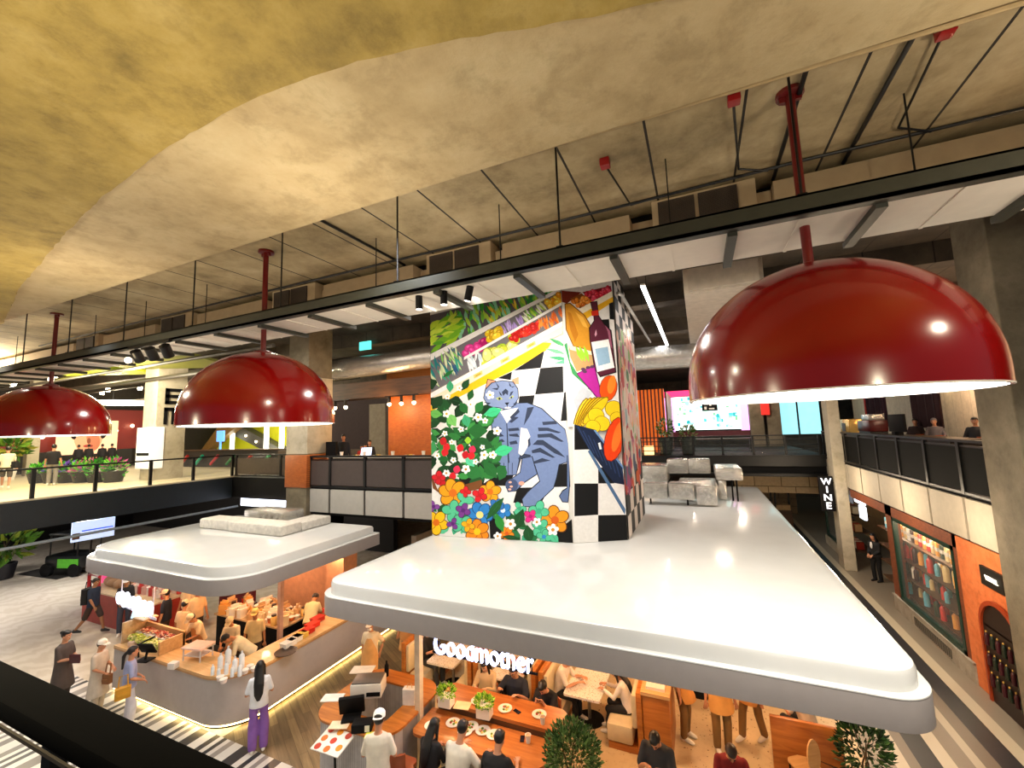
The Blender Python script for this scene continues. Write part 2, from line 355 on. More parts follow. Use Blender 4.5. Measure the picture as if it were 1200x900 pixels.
# pipes and red junction boxes under the ceiling
b = MB().tube([(-16, 4.25, 9.42), (-6, 4.2, 9.4), (5, 4.42, 9.4)], .025, 8)
tag(b.build('conduit_pipe', mat('conduit_cream', 'b09a72', .5)), 'cream conduit pipe along the edge of the plaster slab', 'pipe')
b = MB().tube([(-20, 6.18, 9.5), (-.6, 6.2, 9.5), (1.5, 6.2, 9.53), (7, 6.25, 9.5)], .022, 8)
tag(b.build('sprinkler_pipe', K['black']), 'thin black pipe along the top of the boxed duct', 'pipe')
MB().at(-T).box(-30, 7.4, 6.9, 6.95, 9.45, 9.62).build('hanger', K['black'], t)
for i, ((px, py), lab) in enumerate((((709, 192), 'above the wider gap by the middle grille'), ((860, 116), 'beside the red lamp rod'), ((1108, 36), 'nearest the right edge of the ceiling'))):
    p = PZ(px, py, 9.55)
    t = thing('junction_box', 'small red junction box on the ceiling ' + lab, 'junction box', p, 0, 'red junction boxes')
    MB().box(-.06, .06, -.06, .06, -.05, .06, .012).build('box', mat('box_red', '8a0f12', .4), t)
    MB().tube([(0, .06, 0), (.15, 1.2 if i == 0 else 1.4, .0), (.5, 6.2 - p.y, -.05)], .014, 6).build('conduit', K['black'], t)
for x in (2.0, 1.2, -5.2): tag(MB().tube([(x, 4.1, 9.57), (x, 6.6, 9.57)], .025, 8).build('ceiling_conduit', K['black']), 'black conduit crossing the jointed concrete ceiling', 'pipe', 'black conduits across the ceiling')
# ---------------------------------------------------------------- three red dome lamps
lab = ['nearest and largest red dome pendant lamp, at the right', 'red dome pendant lamp in the middle of the row above the left kiosk', 'farthest red dome pendant lamp, at the left edge above the bridge']
t = thing('pendant_lamp', lab[0], 'pendant lamp', (1.12, 4.93, 6.42), 0, 'red dome pendant lamps')
prof = [(1.2, 0), (1.2, .16)] + [(1.2 * math.cos(a), .16 + 1.13 * math.sin(a)) for a in [PI / 2 * k / 14 for k in range(1, 14)]] + [(.06, 1.29)]
inner = [(r - .025 if r > .1 else r, z - .02 if z > .1 else z) for r, z in prof][::-1]
MB().lathe(prof + inner, n=72, caps=False).build('dome', K['red'], t)
MB().lathe([(1.2, 0), (1.203, .012), (1.175, .02), (1.17, 0)], n=72, caps=False).build('rim', K['whitein'], t)
MB().lathe([(1.18, .02), (1.18, .04)], n=48).build('diffuser', K['diff'], t)
MB().lathe([(.045, 1.3), (.045, 3.2)], n=16).build('rod', K['redrod'], t)
MB().lathe([(.15, 1.285), (.15, 1.31), (.06, 1.34)], n=20).build('collar', K['redrod'], t)
b = MB().lathe([(.13, 3.16), (.13, 3.2)], n=20); b.box(-.1, .1, -.02, .02, 3.1, 3.18); b.build('ceiling_plate', K['redrod'], t)
dup(t, (-7.07, 4.97, 6.42), 0, lab[1]); dup(t, (-15.2, 4.97, 6.42), 0, lab[2])
# ================================================================ columns
def sq(x0, x1, y0, y1, z0, z1): return MB().box(x0, x1, y0, y1, z0, z1, .02)
struct('column_right', sq(5.2, 6.5, 10.6, 11.72, 0, 10.6), K['grey'], label='raw concrete pillar at the right edge', cat='column')
c = struct('column_left', sq(-14.15, -13.1, 11.0, 12.1, 0, 10.6), K['grey'], label='square concrete column behind the middle lamp', cat='column')
sq(-14.17, -13.08, 10.98, 12.12, 5.55, 8.4).build('painted_sleeve', K['pale'], c); sq(-14.19, -13.06, 10.96, 12.14, 4.35, 5.52).build('brick_band', K['woodbrk'], c)
c = struct('column_sign', sq(-24.2, -23.1, 11.1, 12.35, 4.4, 10.6), K['pale'], label='cream column on the upper deck with a black letter sign', cat='column')
b = MB()   # the black E over M on the side of the column
for k in range(3): b.box(-23.1, -23.06, 11.42, 12.12, 7.94 + k * .3 - (.0), 8.1 + k * .3)
b.box(-23.1, -23.06, 11.42, 11.58, 7.94, 8.7)
for k in range(3): b.box(-23.1, -23.06, 11.4 + k * .32, 11.54 + k * .32, 6.98, 7.72)
b.box(-23.1, -23.06, 11.4, 12.18, 7.62, 7.78); b.build('letters', K['blackm'], c)
b = MB().box(-24.3, -23.05, 10.95, 11.45, 4.95, 6.85, .015).build('directory_box', emis('lit_directory', 'f2eee4', .75), c)
MB().box(-24.3 + .1, -23.2, 10.93, 10.95, 5.55, 5.68).build('black_strip', K['blackm'], c)
struct('column_thin', sq(5.0, 5.42, 21.8, 22.6, 0, 10.5), K['pale'], label='slim cream column beside the wine sign', cat='column')
# ================================================================ mezzanines and bridges
def guard(name, label, a, c, z0, h, marks, pm, rail=.05, post=.035, glass=False, low=.06, group=None, toe=True):
    """guard rail from a to c (xy); marks are distances of its posts"""
    a = V((a[0], a[1], z0)); d = V((c[0], c[1], z0)) - a; L = d.length; t = thing(name, label, 'guard rail', a, math.atan2(d.y, d.x), group)
    MB().box(0, L, -rail, rail, h - .06, h).build('top_rail', K['black'], t)
    if not glass: MB().box(0, L, -.02, .02, h - .17, h - .13).box(0, L, -.04, .04, 0, low).build('lower_rail', K['black'], t)
    ms = sorted(marks)
    for m in ms: MB().box(m - post, m + post, -.045, .045, 0, h - .06).build('post', K['black'], t)
    for p, q in zip(ms, ms[1:]):
        MB().box(p + post, q - post, -.012, .012, low + .02 if not glass else .08, h - .18 if not glass else h - .1).build('glass_panel' if glass else 'panel', pm, t)
    return t
# right side: cream slab panels, dark guard panels
struct('mezzanine_right', MB().box(5.46, 16, 10.5, 25, 3.3, 4.38), K['blackm'], cat='mezzanine')
ms = [11.75, 13.14, 14.78, 16.46, 18.18, 19.89, 21.51, 23.2, 24.9]
for p, q in zip(ms, ms[1:]): struct('trim_right', MB().box(5.38, 5.455, p + .05, q - .05, 3.36, 4.3), K['cpanel'], label=None, cat='slab panel')
guard('guard_rail', 'dark panelled guard rail along the right balcony above the wine shop', (5.44, 11.76), (5.44, 24.9), 4.38, 1.25, [.06] + [m - 11.76 for m in ms[1:]], K['gpanel'], .07, .06)
# back bridge
struct('bridge_back', MB().box(-7, 5.4, 24.6, 34, 3.5, 4.5), K['blackm'], cat='bridge'); struct('trim_back', MB().box(-7, 5.4, 24.5, 24.6, 3.95, 4.5).box(-7, 5.4, 24.45, 24.6, 3.45, 3.6).box(-7, 5.4, 24.45, 24.6, 4.42, 4.5), K['black'], cat='bridge edge')
guard('guard_rail', 'open black guard rail along the far bridge behind the silver ducts', (-5, 24.6), (5.3, 24.6), 4.5, 1.0, [.05, 1.9, 3.2, 4.6, 6.0, 7.4, 8.8, 10.2], glassmat('clear_pane', alpha=.02), .07, .05, True)
for z in (.25, .5, .75): MB().box(.05, 10.25, -.02, .02, z - .02, z + .02).build('mid_rail', K['black'], bpy.data.objects[[o.name for o in C.objects if o.get('category') == 'guard rail'][-1]])
# left-back balcony with brown panels
struct('mezzanine_back', MB().box(-13.1, -7.0, 11.2, 24, 3.4, 4.36), K['blackm'], cat='mezzanine')
ms = [-13.1, -12.1, -10.5, -8.88, -7.2]
for p, q in zip(ms, ms[1:]): struct('trim_back', MB().box(p + .05, q - .05, 11.12, 11.19, 3.5, 4.3), K['wpanel'], cat='slab panel')
guard('guard_rail', 'brown panelled guard rail of the balcony beside the painted column', (-13.1, 11.16), (-7.2, 11.16), 4.36, 1.12, [m + 13.1 for m in ms], K['panel'], .07, .05)
# left bridge and deck
struct('bridge_left', MB().box(-47, -20.72, 3.0, 13.4, 3.4, 4.36), K['navy'], cat='bridge')
struct('floor_deck', MB().box(-47, -20.68, 3.0, 30, 4.36, 4.42), mat('deck_cream', 'c9bea2', .5, 0, .05), cat='deck')
struct('bridge_link', MB().box(-20.7, -14.2, 13.2, 24, 3.4, 4.36), K['blackm'], cat='bridge')
guard('guard_rail', 'black guard rail with clear panes along the left bridge', (-20.74, 3.1), (-20.74, 13.3), 4.42, 1.02, [.2, 1.8, 3.45, 5.07, 6.79, 8.39, 10.1], K['glass'], .04, .05, True)
guard('guard_rail', 'short guard rail with smoky panels between bridge and concrete column', (-20.6, 13.25), (-14.2, 13.25), 4.42, 1.02, [.1, 3.2, 6.3], mat('smoky_panel', '4a4038', .3), .05, .05)
tag(MB().tube([(-20.4, 3, 2.95), (-20.4, 13.3, 3.0)], .05, 8).build('service_pipe', mat('pipe_grey', '7c8894', .4)), 'pale grey pipe hanging under the left bridge', 'pipe')
# handrail right in front of the viewer
t = thing('hand_rail', 'thick black hand rail crossing the lower left corner', 'hand rail', (-1.4, .5, 5.0))
b = MB().box(-3, 2.2, -.03, .055, .555, .6, .008); b.build('rail', mat('rail_black', '030303', .95, spec=.05), t)
MB().box(-3, 2.2, -.035, -.03, .548, .556).build('brass_edge', mat('brass_edge', '4a3c20', .6, .3), t)
for x in (-1.6, 0, 1.6): MB().box(x - .02, x + .02, 0, .03, -.6, .555).build('post', K['blackm'], t)
# ================================================================ kiosk canopies
def canopy(label, x0, x1, y0, y1, z, zl, zt, r, ins):
    t = thing('kiosk_canopy', label, 'canopy', ((x0 + x1) / 2, (y0 + y1) / 2, z)); o = V(((x0 + x1) / 2, (y0 + y1) / 2, z))
    def tier(a, r_, za, zb, bv):
        b = MB().at(-o); P = rrect(x0 + a, x1 - a, y0 + a, y1 - a, r_, 10)
        A = lambda k, zz: [b.v((x, y, zz)) for x, y in rrect(x0 + a + k, x1 - a - k, y0 + a + k, y1 - a - k, [max(.02, r_ - k)] * 2 + [.06, .06], 10)]
        b.skin([A(.0, za), A(0, zb - bv), A(bv * .3, zb - bv * .3), A(bv, zb)]); return b
    tier(0, r, z + .03, zl, .02).build('fascia', K['fascia'], t); tier(.0, r, zl + .001, zl + .02, .01).build('ledge', K['canopy'], t)
    tier(.08, r - .08, z, z + .03, .01).build('soffit', mat('soffit_tan', 'b38a5e', .6), t)
    tier(ins, r - .05, zl + .02, zt, .07).build('roof', K['canopy'], t)
    return t
canopy('large white two-tier kiosk canopy carrying the painted column', -7.42, 2.29, 6.45, 22.2, 2.6, 2.98, 3.25, .5, .1)
canopy('smaller white kiosk canopy at the left with wrapped ducts on top', -16.1, -9.35, 5.95, 10.6, 2.76, 3.12, 3.37, 1.0, .13)
# ================================================================ painted column
A0, A1, A2, A3 = (-7.22, 10.36), (-3.19, 10.75), (-1.95, 11.46), (-1.95, 14.95)
t = thing('painted_column', 'big square column painted with a grey cat, flowers and groceries', 'column', (-4.6, 12.6, 3.25)); T = V((-4.6, 12.6, 3.25))
b = MB().at(-T); b.prism([A0, A1, A2, A3, (-7.22, 14.95)], 3.25, 10.45); b.build('shaft', mat('painted_white', 'dedbd4', .6, 0, .03), t)
paint = MB(); lay = [0]
def P2(pts, col, pl=0, k=None):
    """a flat painted shape given where it sits in the photograph, laid on the wall plane pl"""
    lay[0] += 1; a, c = ((A0, A1), (A1, A2), (A2, A3))[pl]
    n = V((c[1] - a[1], a[0] - c[0], 0)).normalized(); off = .003 + lay[0] * .00004
    if len(pts) < 3: return
    q = [PP(x, y, a, c) for x, y in pts]
    zmax = 9.98
    lo = V((a[0], a[1], 0)); dr = (V((c[0], c[1], 0)) - lo); L = dr.length; dr /= L
    w_ = []
    for p in q:
        s = min(max((p - lo).dot(dr), 0), L); w_.append(V((lo.x + dr.x * s, lo.y + dr.y * s, min(max(p.z, 3.26), 10.4))) + n * off)
    paint.c(col); paint.at(-T); paint.poly(w_)
def Zm(x0, y0, s): return lambda *pts: [(x0 + x / s, y0 + y / s) for x, y in pts]
def ell(cx, cy, rx, ry=None, rot=0, n=14, pt=0):
    ry = ry or rx; o = []
    for i in range(n):
        a = 2 * PI * i / n; x = rx * math.cos(a); y = ry * math.sin(a) * (1 - pt * abs(math.cos(a)))
        o.append((cx + x * math.cos(rot) - y * math.sin(rot), cy + x * math.sin(rot) + y * math.cos(rot)))
    return o
def leaf(cx, cy, L, W, rot, col, pl=0, vein='2f7a3c'):
    P2(ell(cx, cy, L, W, rot, 14, .75), col, pl)
    dx, dy = math.cos(rot) * L * .8, math.sin(rot) * L * .8; ox, oy = -dy / L * .35, dx / L * .35
    P2([(cx - dx, cy - dy), (cx + ox * .5, cy + oy * .5), (cx + dx, cy + dy), (cx - ox * .5, cy - oy * .5)], vein, pl)
def flower(cx, cy, r, col, mid, n=5, pl=0, rot=0, line=None):
    for i in range(n):
        a = rot + 2 * PI * i / n
        if line: P2(ell(cx + r * .58 * math.cos(a), cy + r * .58 * math.sin(a), r * .56, r * .46, a), line, pl)
        P2(ell(cx + r * .56 * math.cos(a), cy + r * .56 * math.sin(a), r * .5, r * .4, a), col, pl)
    P2(ell(cx, cy, r * .3), mid, pl)
def cluster(par, n, cols, r, kind='e', pl=0, asp=.7, rot=None):
    (x0, y0), (x1, y1), (x2, y2), (x3, y3) = par
    for i in range(n):
        u, v = random.random(), random.random()
        x = (x0 * (1 - u) + x1 * u) * (1 - v) + (x3 * (1 - u) + x2 * u) * v; y = (y0 * (1 - u) + y1 * u) * (1 - v) + (y3 * (1 - u) + y2 * u) * v
        c = random.choice(cols); a = random.uniform(0, PI) if rot is None else rot + random.uniform(-.35, .35); q = r * random.uniform(.8, 1.2)
        if kind == 'e': P2(ell(x, y, q * 1.1, q * asp * 1.15, a, 10), [k * .55 for k in hx(c)[:3]], pl)
        P2(ell(x, y, q, q * asp, a, 10, .8 if kind == 'l' else 0), c, pl)
        if kind == 'e': P2(ell(x - q * .25, y - q * .25, q * .35, q * .25, a, 7), [min(1, k * 1.5 + .08) for k in hx(c)[:3]], pl)
# --- shelves of vegetables across the top
z = Zm(480, 320, 6)
P2(z((120, 300), (1110, 60), (1110, 330), (135, 850)), '5a575c')
cluster(z((250, 300), (1050, 60), (1060, 130), (380, 470)), 110, ('3fae3a', '7ac943', '2f8f3a', 'b7dd4a', '59c46a', '8fd8b0'), 6.5, 'l', 0, .4, 1.3)
cluster(z((560, 250), (790, 190), (700, 310), (570, 360)), 10, ('e8c83a', 'c9a92e', 'f2d64f'), 5, 'l', 0, .3, 1)
cluster(z((150, 350), (330, 300), (380, 430), (160, 550)), 46, ('a8d92e', '7cc42c', 'd6ee55', 'c4e63f', '5aae2c'), 9, 'l', 0, .38, -.35)
P2(z((130, 572), (1050, 108), (1090, 122), (135, 618)), 'ffffff')
P2(z((135, 620), (1090, 125), (1085, 340), (135, 850)), '77747a')
cluster(z((140, 640), (350, 530), (370, 650), (150, 800)), 44, ('1f7f86', '3fae8f', '8fd86a', 'cfe6b0', '2a5f8a', 'e8f2c8'), 8, 'l', 0, .22, 1.1)
for par, cs, n, r in ((((365, 545), (530, 470), (530, 540), (370, 600)), ('d81f86', 'ef3f9e', 'b8146c'), 14, 5), (((535, 420), (650, 380), (650, 440), (540, 490)), ('f2c81f', 'ffdf3a', 'e0a80f'), 15, 4.6), (((960, 190), (1060, 150), (1060, 210), (970, 260)), ('f0b41f', 'ffcf3a', 'e8980f'), 12, 4.2), (((520, 560), (740, 450), (740, 520), (520, 630)), ('e6e25a', 'f2f08a', 'cfd83a', 'b8d83a'), 18, 7), (((715, 430), (920, 345), (910, 400), (720, 480)), ('e01f14', 'f2381f', 'c8140f'), 34, 4)): cluster(z(*par), n, cs, r)
cluster(z((655, 375), (790, 310), (800, 350), (665, 420)), 26, ('b49ae0', 'd2bef2', '8f74c8'), 5, 'l', 0, .25, 1.2)
cluster(z((800, 300), (950, 215), (950, 260), (810, 340)), 22, ('ffffff', 'b7dd4a', 'e8f2d8', '7ac943'), 6, 'l', 0, .25, .9)
cluster(z((910, 350), (1070, 270), (1070, 330), (915, 400)), 30, ('f07a1f', 'ff9a3a', 'd85f0f'), 6, 'l', 0, .22, 1.2)
cluster(z((380, 610), (500, 560), (510, 640), (390, 700)), 20, ('ffffff', 'e8eef2', 'cfe0e8'), 6, 'l', 0, .25, 1.3)
P2(z((385, 592), (1085, 205), (1085, 226), (385, 612)), 'ffffff')
P2(z((135, 845), (1085, 338), (1095, 425), (940, 492), (135, 955)), 'f6ecd0'); P2(z((135, 848), (1085, 340), (1085, 372), (135, 880)), 'ffffff')
for tx, ty in ((483, 712), (672, 608), (855, 503)): P2(z((tx - 32, ty + 6), (tx + 28, ty - 26), (tx + 34, ty), (tx - 26, ty + 32)), 'e8d27a'); P2(z((tx - 18, ty + 8), (tx + 20, ty - 12), (tx + 22, ty), (tx - 16, ty + 20)), 'c9ac3a')
# --- chequered floor
P2(z((135, 955), (430, 830), (720, 690), (960, 545), (1100, 470), (1130, 1900), (130, 1900)), 'efedea')
P2(z((135, 935), (940, 488), (1000, 492), (960, 547), (720, 690), (430, 832), (135, 975)), 'f7c61a')
q = Zm(560, 400, 4.5)
for pts in (((190, 155), (352, 50), (333, 141)), ((331, 142), (450, 132), (453, 269), (303, 281)), ((105, 195), (182, 160), (175, 205)), ((220, 290), (301, 284), (290, 345), (215, 335)), ((456, 270), (505, 265), (508, 416), (438, 421)), ((415, 655), (480, 640), (505, 560), (508, 766), (400, 768)), ((120, 690), (220, 600), (215, 660), (160, 762), (20, 757)), ((210, 771), (188, 850), (330, 862), (382, 768)), ((-90, 640), (60, 640), (30, 760), (-100, 760))): P2(q(*pts), '0c0c0e')
P2(Zm(500, 540, 6.667)((1000, 560), (1150, 455), (1150, 645), (1000, 645)), '0c0c0e'); P2(Zm(500, 540, 6.667)((490, 440), (560, 400), (640, 640), (500, 640)), '0c0c0e')
# --- leek leaves falling over the corner
for x, y, L, a, c in ((665, 396, 10, .9, '7fd89a'), (655, 402, 12, .45, '4fae6a'), (652, 412, 13, .25, '6fc98a'), (655, 420, 12, .1, '3f9e6a'), (662, 424, 12, -.15, '5fb88a'), (668, 408, 12, 1.2, 'a8e8b0')): P2(ell(x, y, L, 2.4, a, 12, .6), c)
# --- the cat
cat_, dk = '7488b4', '2f3a52'
P2(q((210, 325), (265, 322), (340, 352), (405, 412), (462, 462), (484, 540), (492, 605), (470, 640), (432, 652), (418, 720), (402, 775), (330, 842), (298, 875), (240, 872), (232, 830), (262, 792), (325, 735), (300, 660), (262, 640), (230, 620), (205, 705), (150, 708), (120, 680), (100, 600), (80, 520), (70, 430), (100, 375)), '1c2434')
P2(q((208, 328), (262, 326), (336, 356), (400, 415), (458, 464), (480, 540), (487, 604), (468, 636), (428, 648), (414, 718), (398, 772), (328, 838), (296, 870), (243, 868), (237, 832), (266, 795), (330, 738), (305, 655), (255, 610), (225, 590), (203, 702), (152, 704), (123, 678), (104, 600), (84, 520), (75, 432), (104, 378)), cat_)
P2(q((228, 455), (262, 462), (278, 500), (262, 560), (235, 605), (215, 590), (222, 520)), 'ece9ea'); P2(q((118, 368), (214, 350), (182, 398), (155, 432), (140, 405)), 'f4f1f0')
P2(q((233, 615), (290, 605), (305, 660), (318, 700), (250, 745), (205, 790), (160, 795), (148, 765), (160, 735), (222, 690)), '1c2434'); P2(q((238, 618), (286, 609), (300, 660), (312, 698), (248, 740), (203, 784), (164, 790), (153, 765), (164, 738), (226, 692)), '6a7eac')
P2(ell(*q((180, 758))[0], 7.5, 7.5), '46557a'); P2(ell(*q((232, 748))[0], 3.4, 2.4), 'f0a890')
for x, y in ((172, 742), (178, 765), (170, 780)): P2(ell(*q((x, y))[0], 1.9, 1.2), 'f0b8a0')
for s in (((243, 445), (262, 350), (298, 345), (275, 395)), ((340, 425), (410, 420), (420, 436), (345, 442)), ((318, 455), (370, 455), (440, 480), (425, 485), (365, 472), (322, 474)), ((315, 490), (390, 485), (455, 528), (440, 530), (380, 506), (318, 508)), ((290, 545), (315, 520), (345, 520), (430, 580), (462, 612), (405, 590), (345, 548)), ((285, 575), (330, 560), (410, 612), (395, 614), (330, 585), (288, 590)), ((298, 632), (340, 615), (385, 628), (345, 636), (300, 645)), ((215, 615), (245, 592), (280, 598), (280, 610), (240, 612), (218, 632)), ((85, 490), (120, 482), (140, 500), (110, 505)), ((92, 525), (130, 515), (145, 528), (100, 540)), ((165, 425), (195, 398), (218, 400), (180, 430)), ((160, 460), (215, 455), (222, 470), (165, 475)), ((165, 490), (210, 486), (222, 505), (170, 500)), ((168, 530), (205, 522), (212, 540), (172, 545)), ((170, 400), (215, 355), (222, 372), (180, 412)), ((265, 520), (275, 508), (280, 545), (268, 560)), ((80, 455), (110, 448), (130, 462), (100, 468))): P2(q(*s), dk)
P2(q((152, 432), (156, 432), (168, 640), (160, 640)), '1c2434')
for x in (138, 160, 182): P2(q((x, 640), (x + 3, 640), (x + 2, 700), (x - 1, 700)), '1c2434')
P2(q((470, 600), (483, 600), (486, 760), (478, 850), (446, 848), (428, 815), (446, 785), (470, 770)), '1c2434'); P2(q((473, 600), (480, 600), (483, 760), (475, 845), (448, 843), (433, 815), (449, 790), (473, 775)), '5c6f98')
P2(q((40, 252), (52, 198), (98, 208), (78, 252)), '1c2434'); P2(q((44, 250), (55, 203), (94, 211), (76, 250)), 'f0a078'); P2(q((178, 204), (217, 187), (218, 228), (196, 224)), 'f0a078')
P2(q((30, 300), (38, 255), (72, 218), (130, 205), (190, 213), (215, 250), (218, 300), (190, 345), (150, 362), (110, 352), (60, 350)), '1c2434'); P2(q((34, 300), (42, 257), (75, 222), (130, 209), (187, 217), (211, 252), (214, 300), (187, 341), (150, 358), (112, 348), (62, 345)), '8496bf')
for s in (((95, 215), (115, 240), (105, 258), (75, 250), (108, 245)), ((165, 212), (180, 240), (200, 235), (185, 245), (168, 235)), ((128, 268), (148, 250), (162, 262), (160, 285), (148, 275), (135, 288)), ((112, 262), (125, 276), (130, 290), (118, 282)), ((175, 268), (190, 262), (178, 285), (168, 290)), ((32, 320), (70, 325), (60, 335)), ((188, 330), (213, 315), (200, 340))): P2(q(*s), dk)
for s in (((96, 300), (118, 292), (134, 305), (112, 312)), ((164, 302), (184, 285), (193, 290), (178, 303))): P2(q(*s), 'b9c46a'); 
for s in (((110, 298), (120, 296), (122, 308), (112, 310)), ((174, 294), (182, 290), (182, 301), (175, 302))): P2(q(*s), '1c2434')
P2(q((143, 324), (168, 322), (156, 340)), '141a28'); P2(q((140, 352), (156, 344), (180, 350), (158, 356)), 'f4f1f0'); P2(q((155, 338), (158, 338), (158, 350), (155, 350)), '141a28')
# --- strawberry bush
cluster([(503, 470), (572, 470), (592, 565), (504, 575)], 60, ('14401f', '1c5428', '0f3318', '236b33'), 9, 'l', 0, .8)
cluster([(503, 490), (580, 480), (590, 560), (504, 565)], 50, ('2f7f3a', '1f6a30', '3f9a48', '174a24'), 8, 'l', 0, .62)
for x, y, L, W, a, c in ((511, 485, 8, 6, .1, '6fbf5a'), (530, 492, 9, 7, 1.0, '7fcf6a'), (547, 493, 8, 6, 1.3, '3fae7a'), (578, 483, 11, 6.5, -.3, '3fc98a'), (590, 528, 12, 7.5, -.25, '3fc98a'), (566, 520, 13, 9, .3, '1f5a2a'), (560, 505, 12, 10, 0, '226a30'), (575, 550, 13, 8, .9, '226a30'), (555, 553, 12, 10, .4, '2a7a3a'), (528, 453, 7, 5, 1.6, '3fae7a'), (546, 451, 8, 5, -1.0, '174a28'), (552, 463, 7, 4.6, -1.2, '1f5a2a'), (535, 470, 8, 7, .2, '10351a'), (562, 477, 8, 6, -1, '2a7a3a'), (544, 478, 8, 6, 1, '226a30'), (526, 438, 8, 2.6, -.6, '1f7a3a'), (505, 450, 7, 10, 1.2, '14401f'), (551, 541, 8, 5, .8, '5fd8a8'), (507, 525, 6, 10, .2, '3f9a5a'), (549, 516, 4, 5, 0, '9fd83a')): leaf(x, y, L, W, a, c)
for x, y in ((520, 517), (524, 524), (522, 530), (540, 525), (546, 533), (554, 527), (553, 534), (536, 550), (531, 558), (515, 556), (511, 562), (519, 566)): P2(ell(x, y, 4.2, 5, .3, 12, .3), random.choice(('d8202a', 'c81a24', 'e0305a')))
P2([(504, 556), (512, 570), (516, 578), (508, 572), (503, 562)], '7a4a24'); P2([(530, 572), (565, 562), (566, 572), (540, 578)], '7a4a24')
for x, y, r in ((539, 455, 3.6), (525, 465, 3.4), (524, 485, 4.6), (552, 474, 3.6), (561, 489, 5), (569, 493, 3.6), (541, 503, 3.6), (522, 508, 3.4), (530, 518, 3.2), (513, 534, 3.6), (532, 539, 3.6), (525, 555, 3.4), (547, 549, 4.4), (568, 533, 5), (578, 533, 4.6), (558, 541, 3.4), (566, 524, 3), (583, 505, 5), (503, 507, 4), (575, 463, 5)): flower(x, y, r, 'ffffff', 'e6b83a', 5, 0, x)
# --- big blossoms along the bottom
w5 = Zm(500, 540, 6.667)
cluster(w5((30, 320), (1000, 380), (1040, 640), (30, 600)), 40, ('58c89a', '3fae84', '2a7a4a', '1f5a2a'), 8, 'l', 0, .7)
def wf(x, y, r, c, m, n=5, rot=.3, ln='6a3a10'): p = w5((x, y))[0]; flower(p[0], p[1], r / 6.667, c, m, n, 0, rot, ln)
wf(80, 480, 90, 'f7c61a', 'e0701a'); wf(210, 250, 105, 'f7a51a', 'e0701a', 6); wf(500, 240, 80, 'f7a51a', 'e0701a', 5, 1); wf(420, 420, 95, '2f84d0', 'f2e08a', 6, .2, '123a6a'); wf(600, 385, 62, '2f84d0', 'dceefa', 5, .6, '123a6a'); wf(550, 350, 55, '2f74c0', '2a6ab0', 5, .2, '123a6a')
wf(300, 310, 70, '58c89a', '58c89a', 3, 4.1, '1f5a40'); wf(210, 390, 80, '58c89a', '58c89a', 4, .2, '1f5a40'); wf(280, 490, 75, '58c89a', '58c89a', 4, .9, '1f5a40'); wf(290, 385, 55, '7a3a94', '5a2474', 4, .4, '3a1450'); wf(60, 355, 45, '8a4aa4', '5a2474', 3, .1, '3a1450'); wf(210, 490, 45, '7a3a94', '5a2474', 3, .9, '3a1450')
wf(400, 550, 90, 'f78f1a', 'f7c61a', 6, .5); wf(630, 565, 55, 'f78f1a', 'd85f1a'); wf(330, 500, 50, 'f7b51a', 'e0901a', 4); wf(1005, 460, 105, 'f7981a', 'd85f1a', 5, .8); wf(880, 390, 75, '58c89a', '3fae84', 4, .2, '1f5a40'); wf(815, 430, 50, 'e02a86', 'b0146a', 4, .6, '6a0a3a'); wf(730, 370, 50, '58c89a', '3fae84', 3, .1, '1f5a40'); wf(890, 520, 70, '58c89a', '3fae84', 4, .7, '1f5a40'); wf(920, 590, 55, '58c89a', '2f84d0', 4, .3, '1f5a40')
wf(420, 265, 55, 'd8202a', 'c01a20', 4, .4, '6a0a10'); wf(310, 240, 40, 'd8202a', 'c01a20', 4, .1, '6a0a10'); wf(100, 130, 50, 'd8202a', 'c01a20', 4, .1, '6a0a10')
for x, y, L, W, a, c in ((575, 480, 80, 40, 1.2, '2f8f3a'), (540, 370, 110, 40, -.9, '1f5a2a'), (725, 460, 95, 52, -1.2, '174a24'), (800, 570, 75, 50, 1.4, '1a5026'), (660, 595, 70, 22, .1, '174a24'), (1000, 600, 60, 35, 1, '58c89a')): p = w5((x, y))[0]; leaf(p[0], p[1], L / 6.667, W / 6.667, a, c)
for x, y, r in ((660, 490, 42), (865, 475, 34), (560, 585, 32), (160, 95, 28), (312, 65, 34), (990, 535, 45)): p = w5((x, y))[0]; flower(p[0], p[1], r / 6.667, 'ffffff', 'c98a2a', 5, 0, x)
# --- narrow slanted face: bread, wine bottle, fruit, trolley
r6 = Zm(660, 330, 5.29); r7 = Zm(660, 480, 5.625)
def S(pts, col): P2(pts, col, 1)
S(r6((-40, 40), (440, 0), (470, 900), (0, 900)), 'f1efec')
S(r6((-20, 60), (110, 70), (20, 140), (-20, 130)), '7a2a1a'); S(r6((40, 110), (110, 75), (170, 130), (100, 170)), '8a4a1a'); cluster(r6((50, 125), (140, 95), (165, 130), (90, 160)), 22, ('f08a1f', 'd8701a', 'ff9f3a'), 2.6, 'e', 1); S(r6((115, 70), (290, 30), (300, 70), (175, 125)), '8a1a2a'); cluster(r6((125, 75), (285, 38), (290, 70), (175, 115)), 34, ('e8304a', 'f24f6a', 'c81f3a'), 2.8, 'e', 1)
S(r6((88, 178), (300, 62), (305, 100), (110, 205)), 'fff6e0'); S(r6((110, 205), (305, 98), (306, 130), (140, 235)), 'f2b81f'); S(r6((280, 140), (312, 130), (315, 240), (284, 236)), '0c0c0e'); S(r6((225, 240), (280, 236), (284, 300), (240, 300)), '0c0c0e')
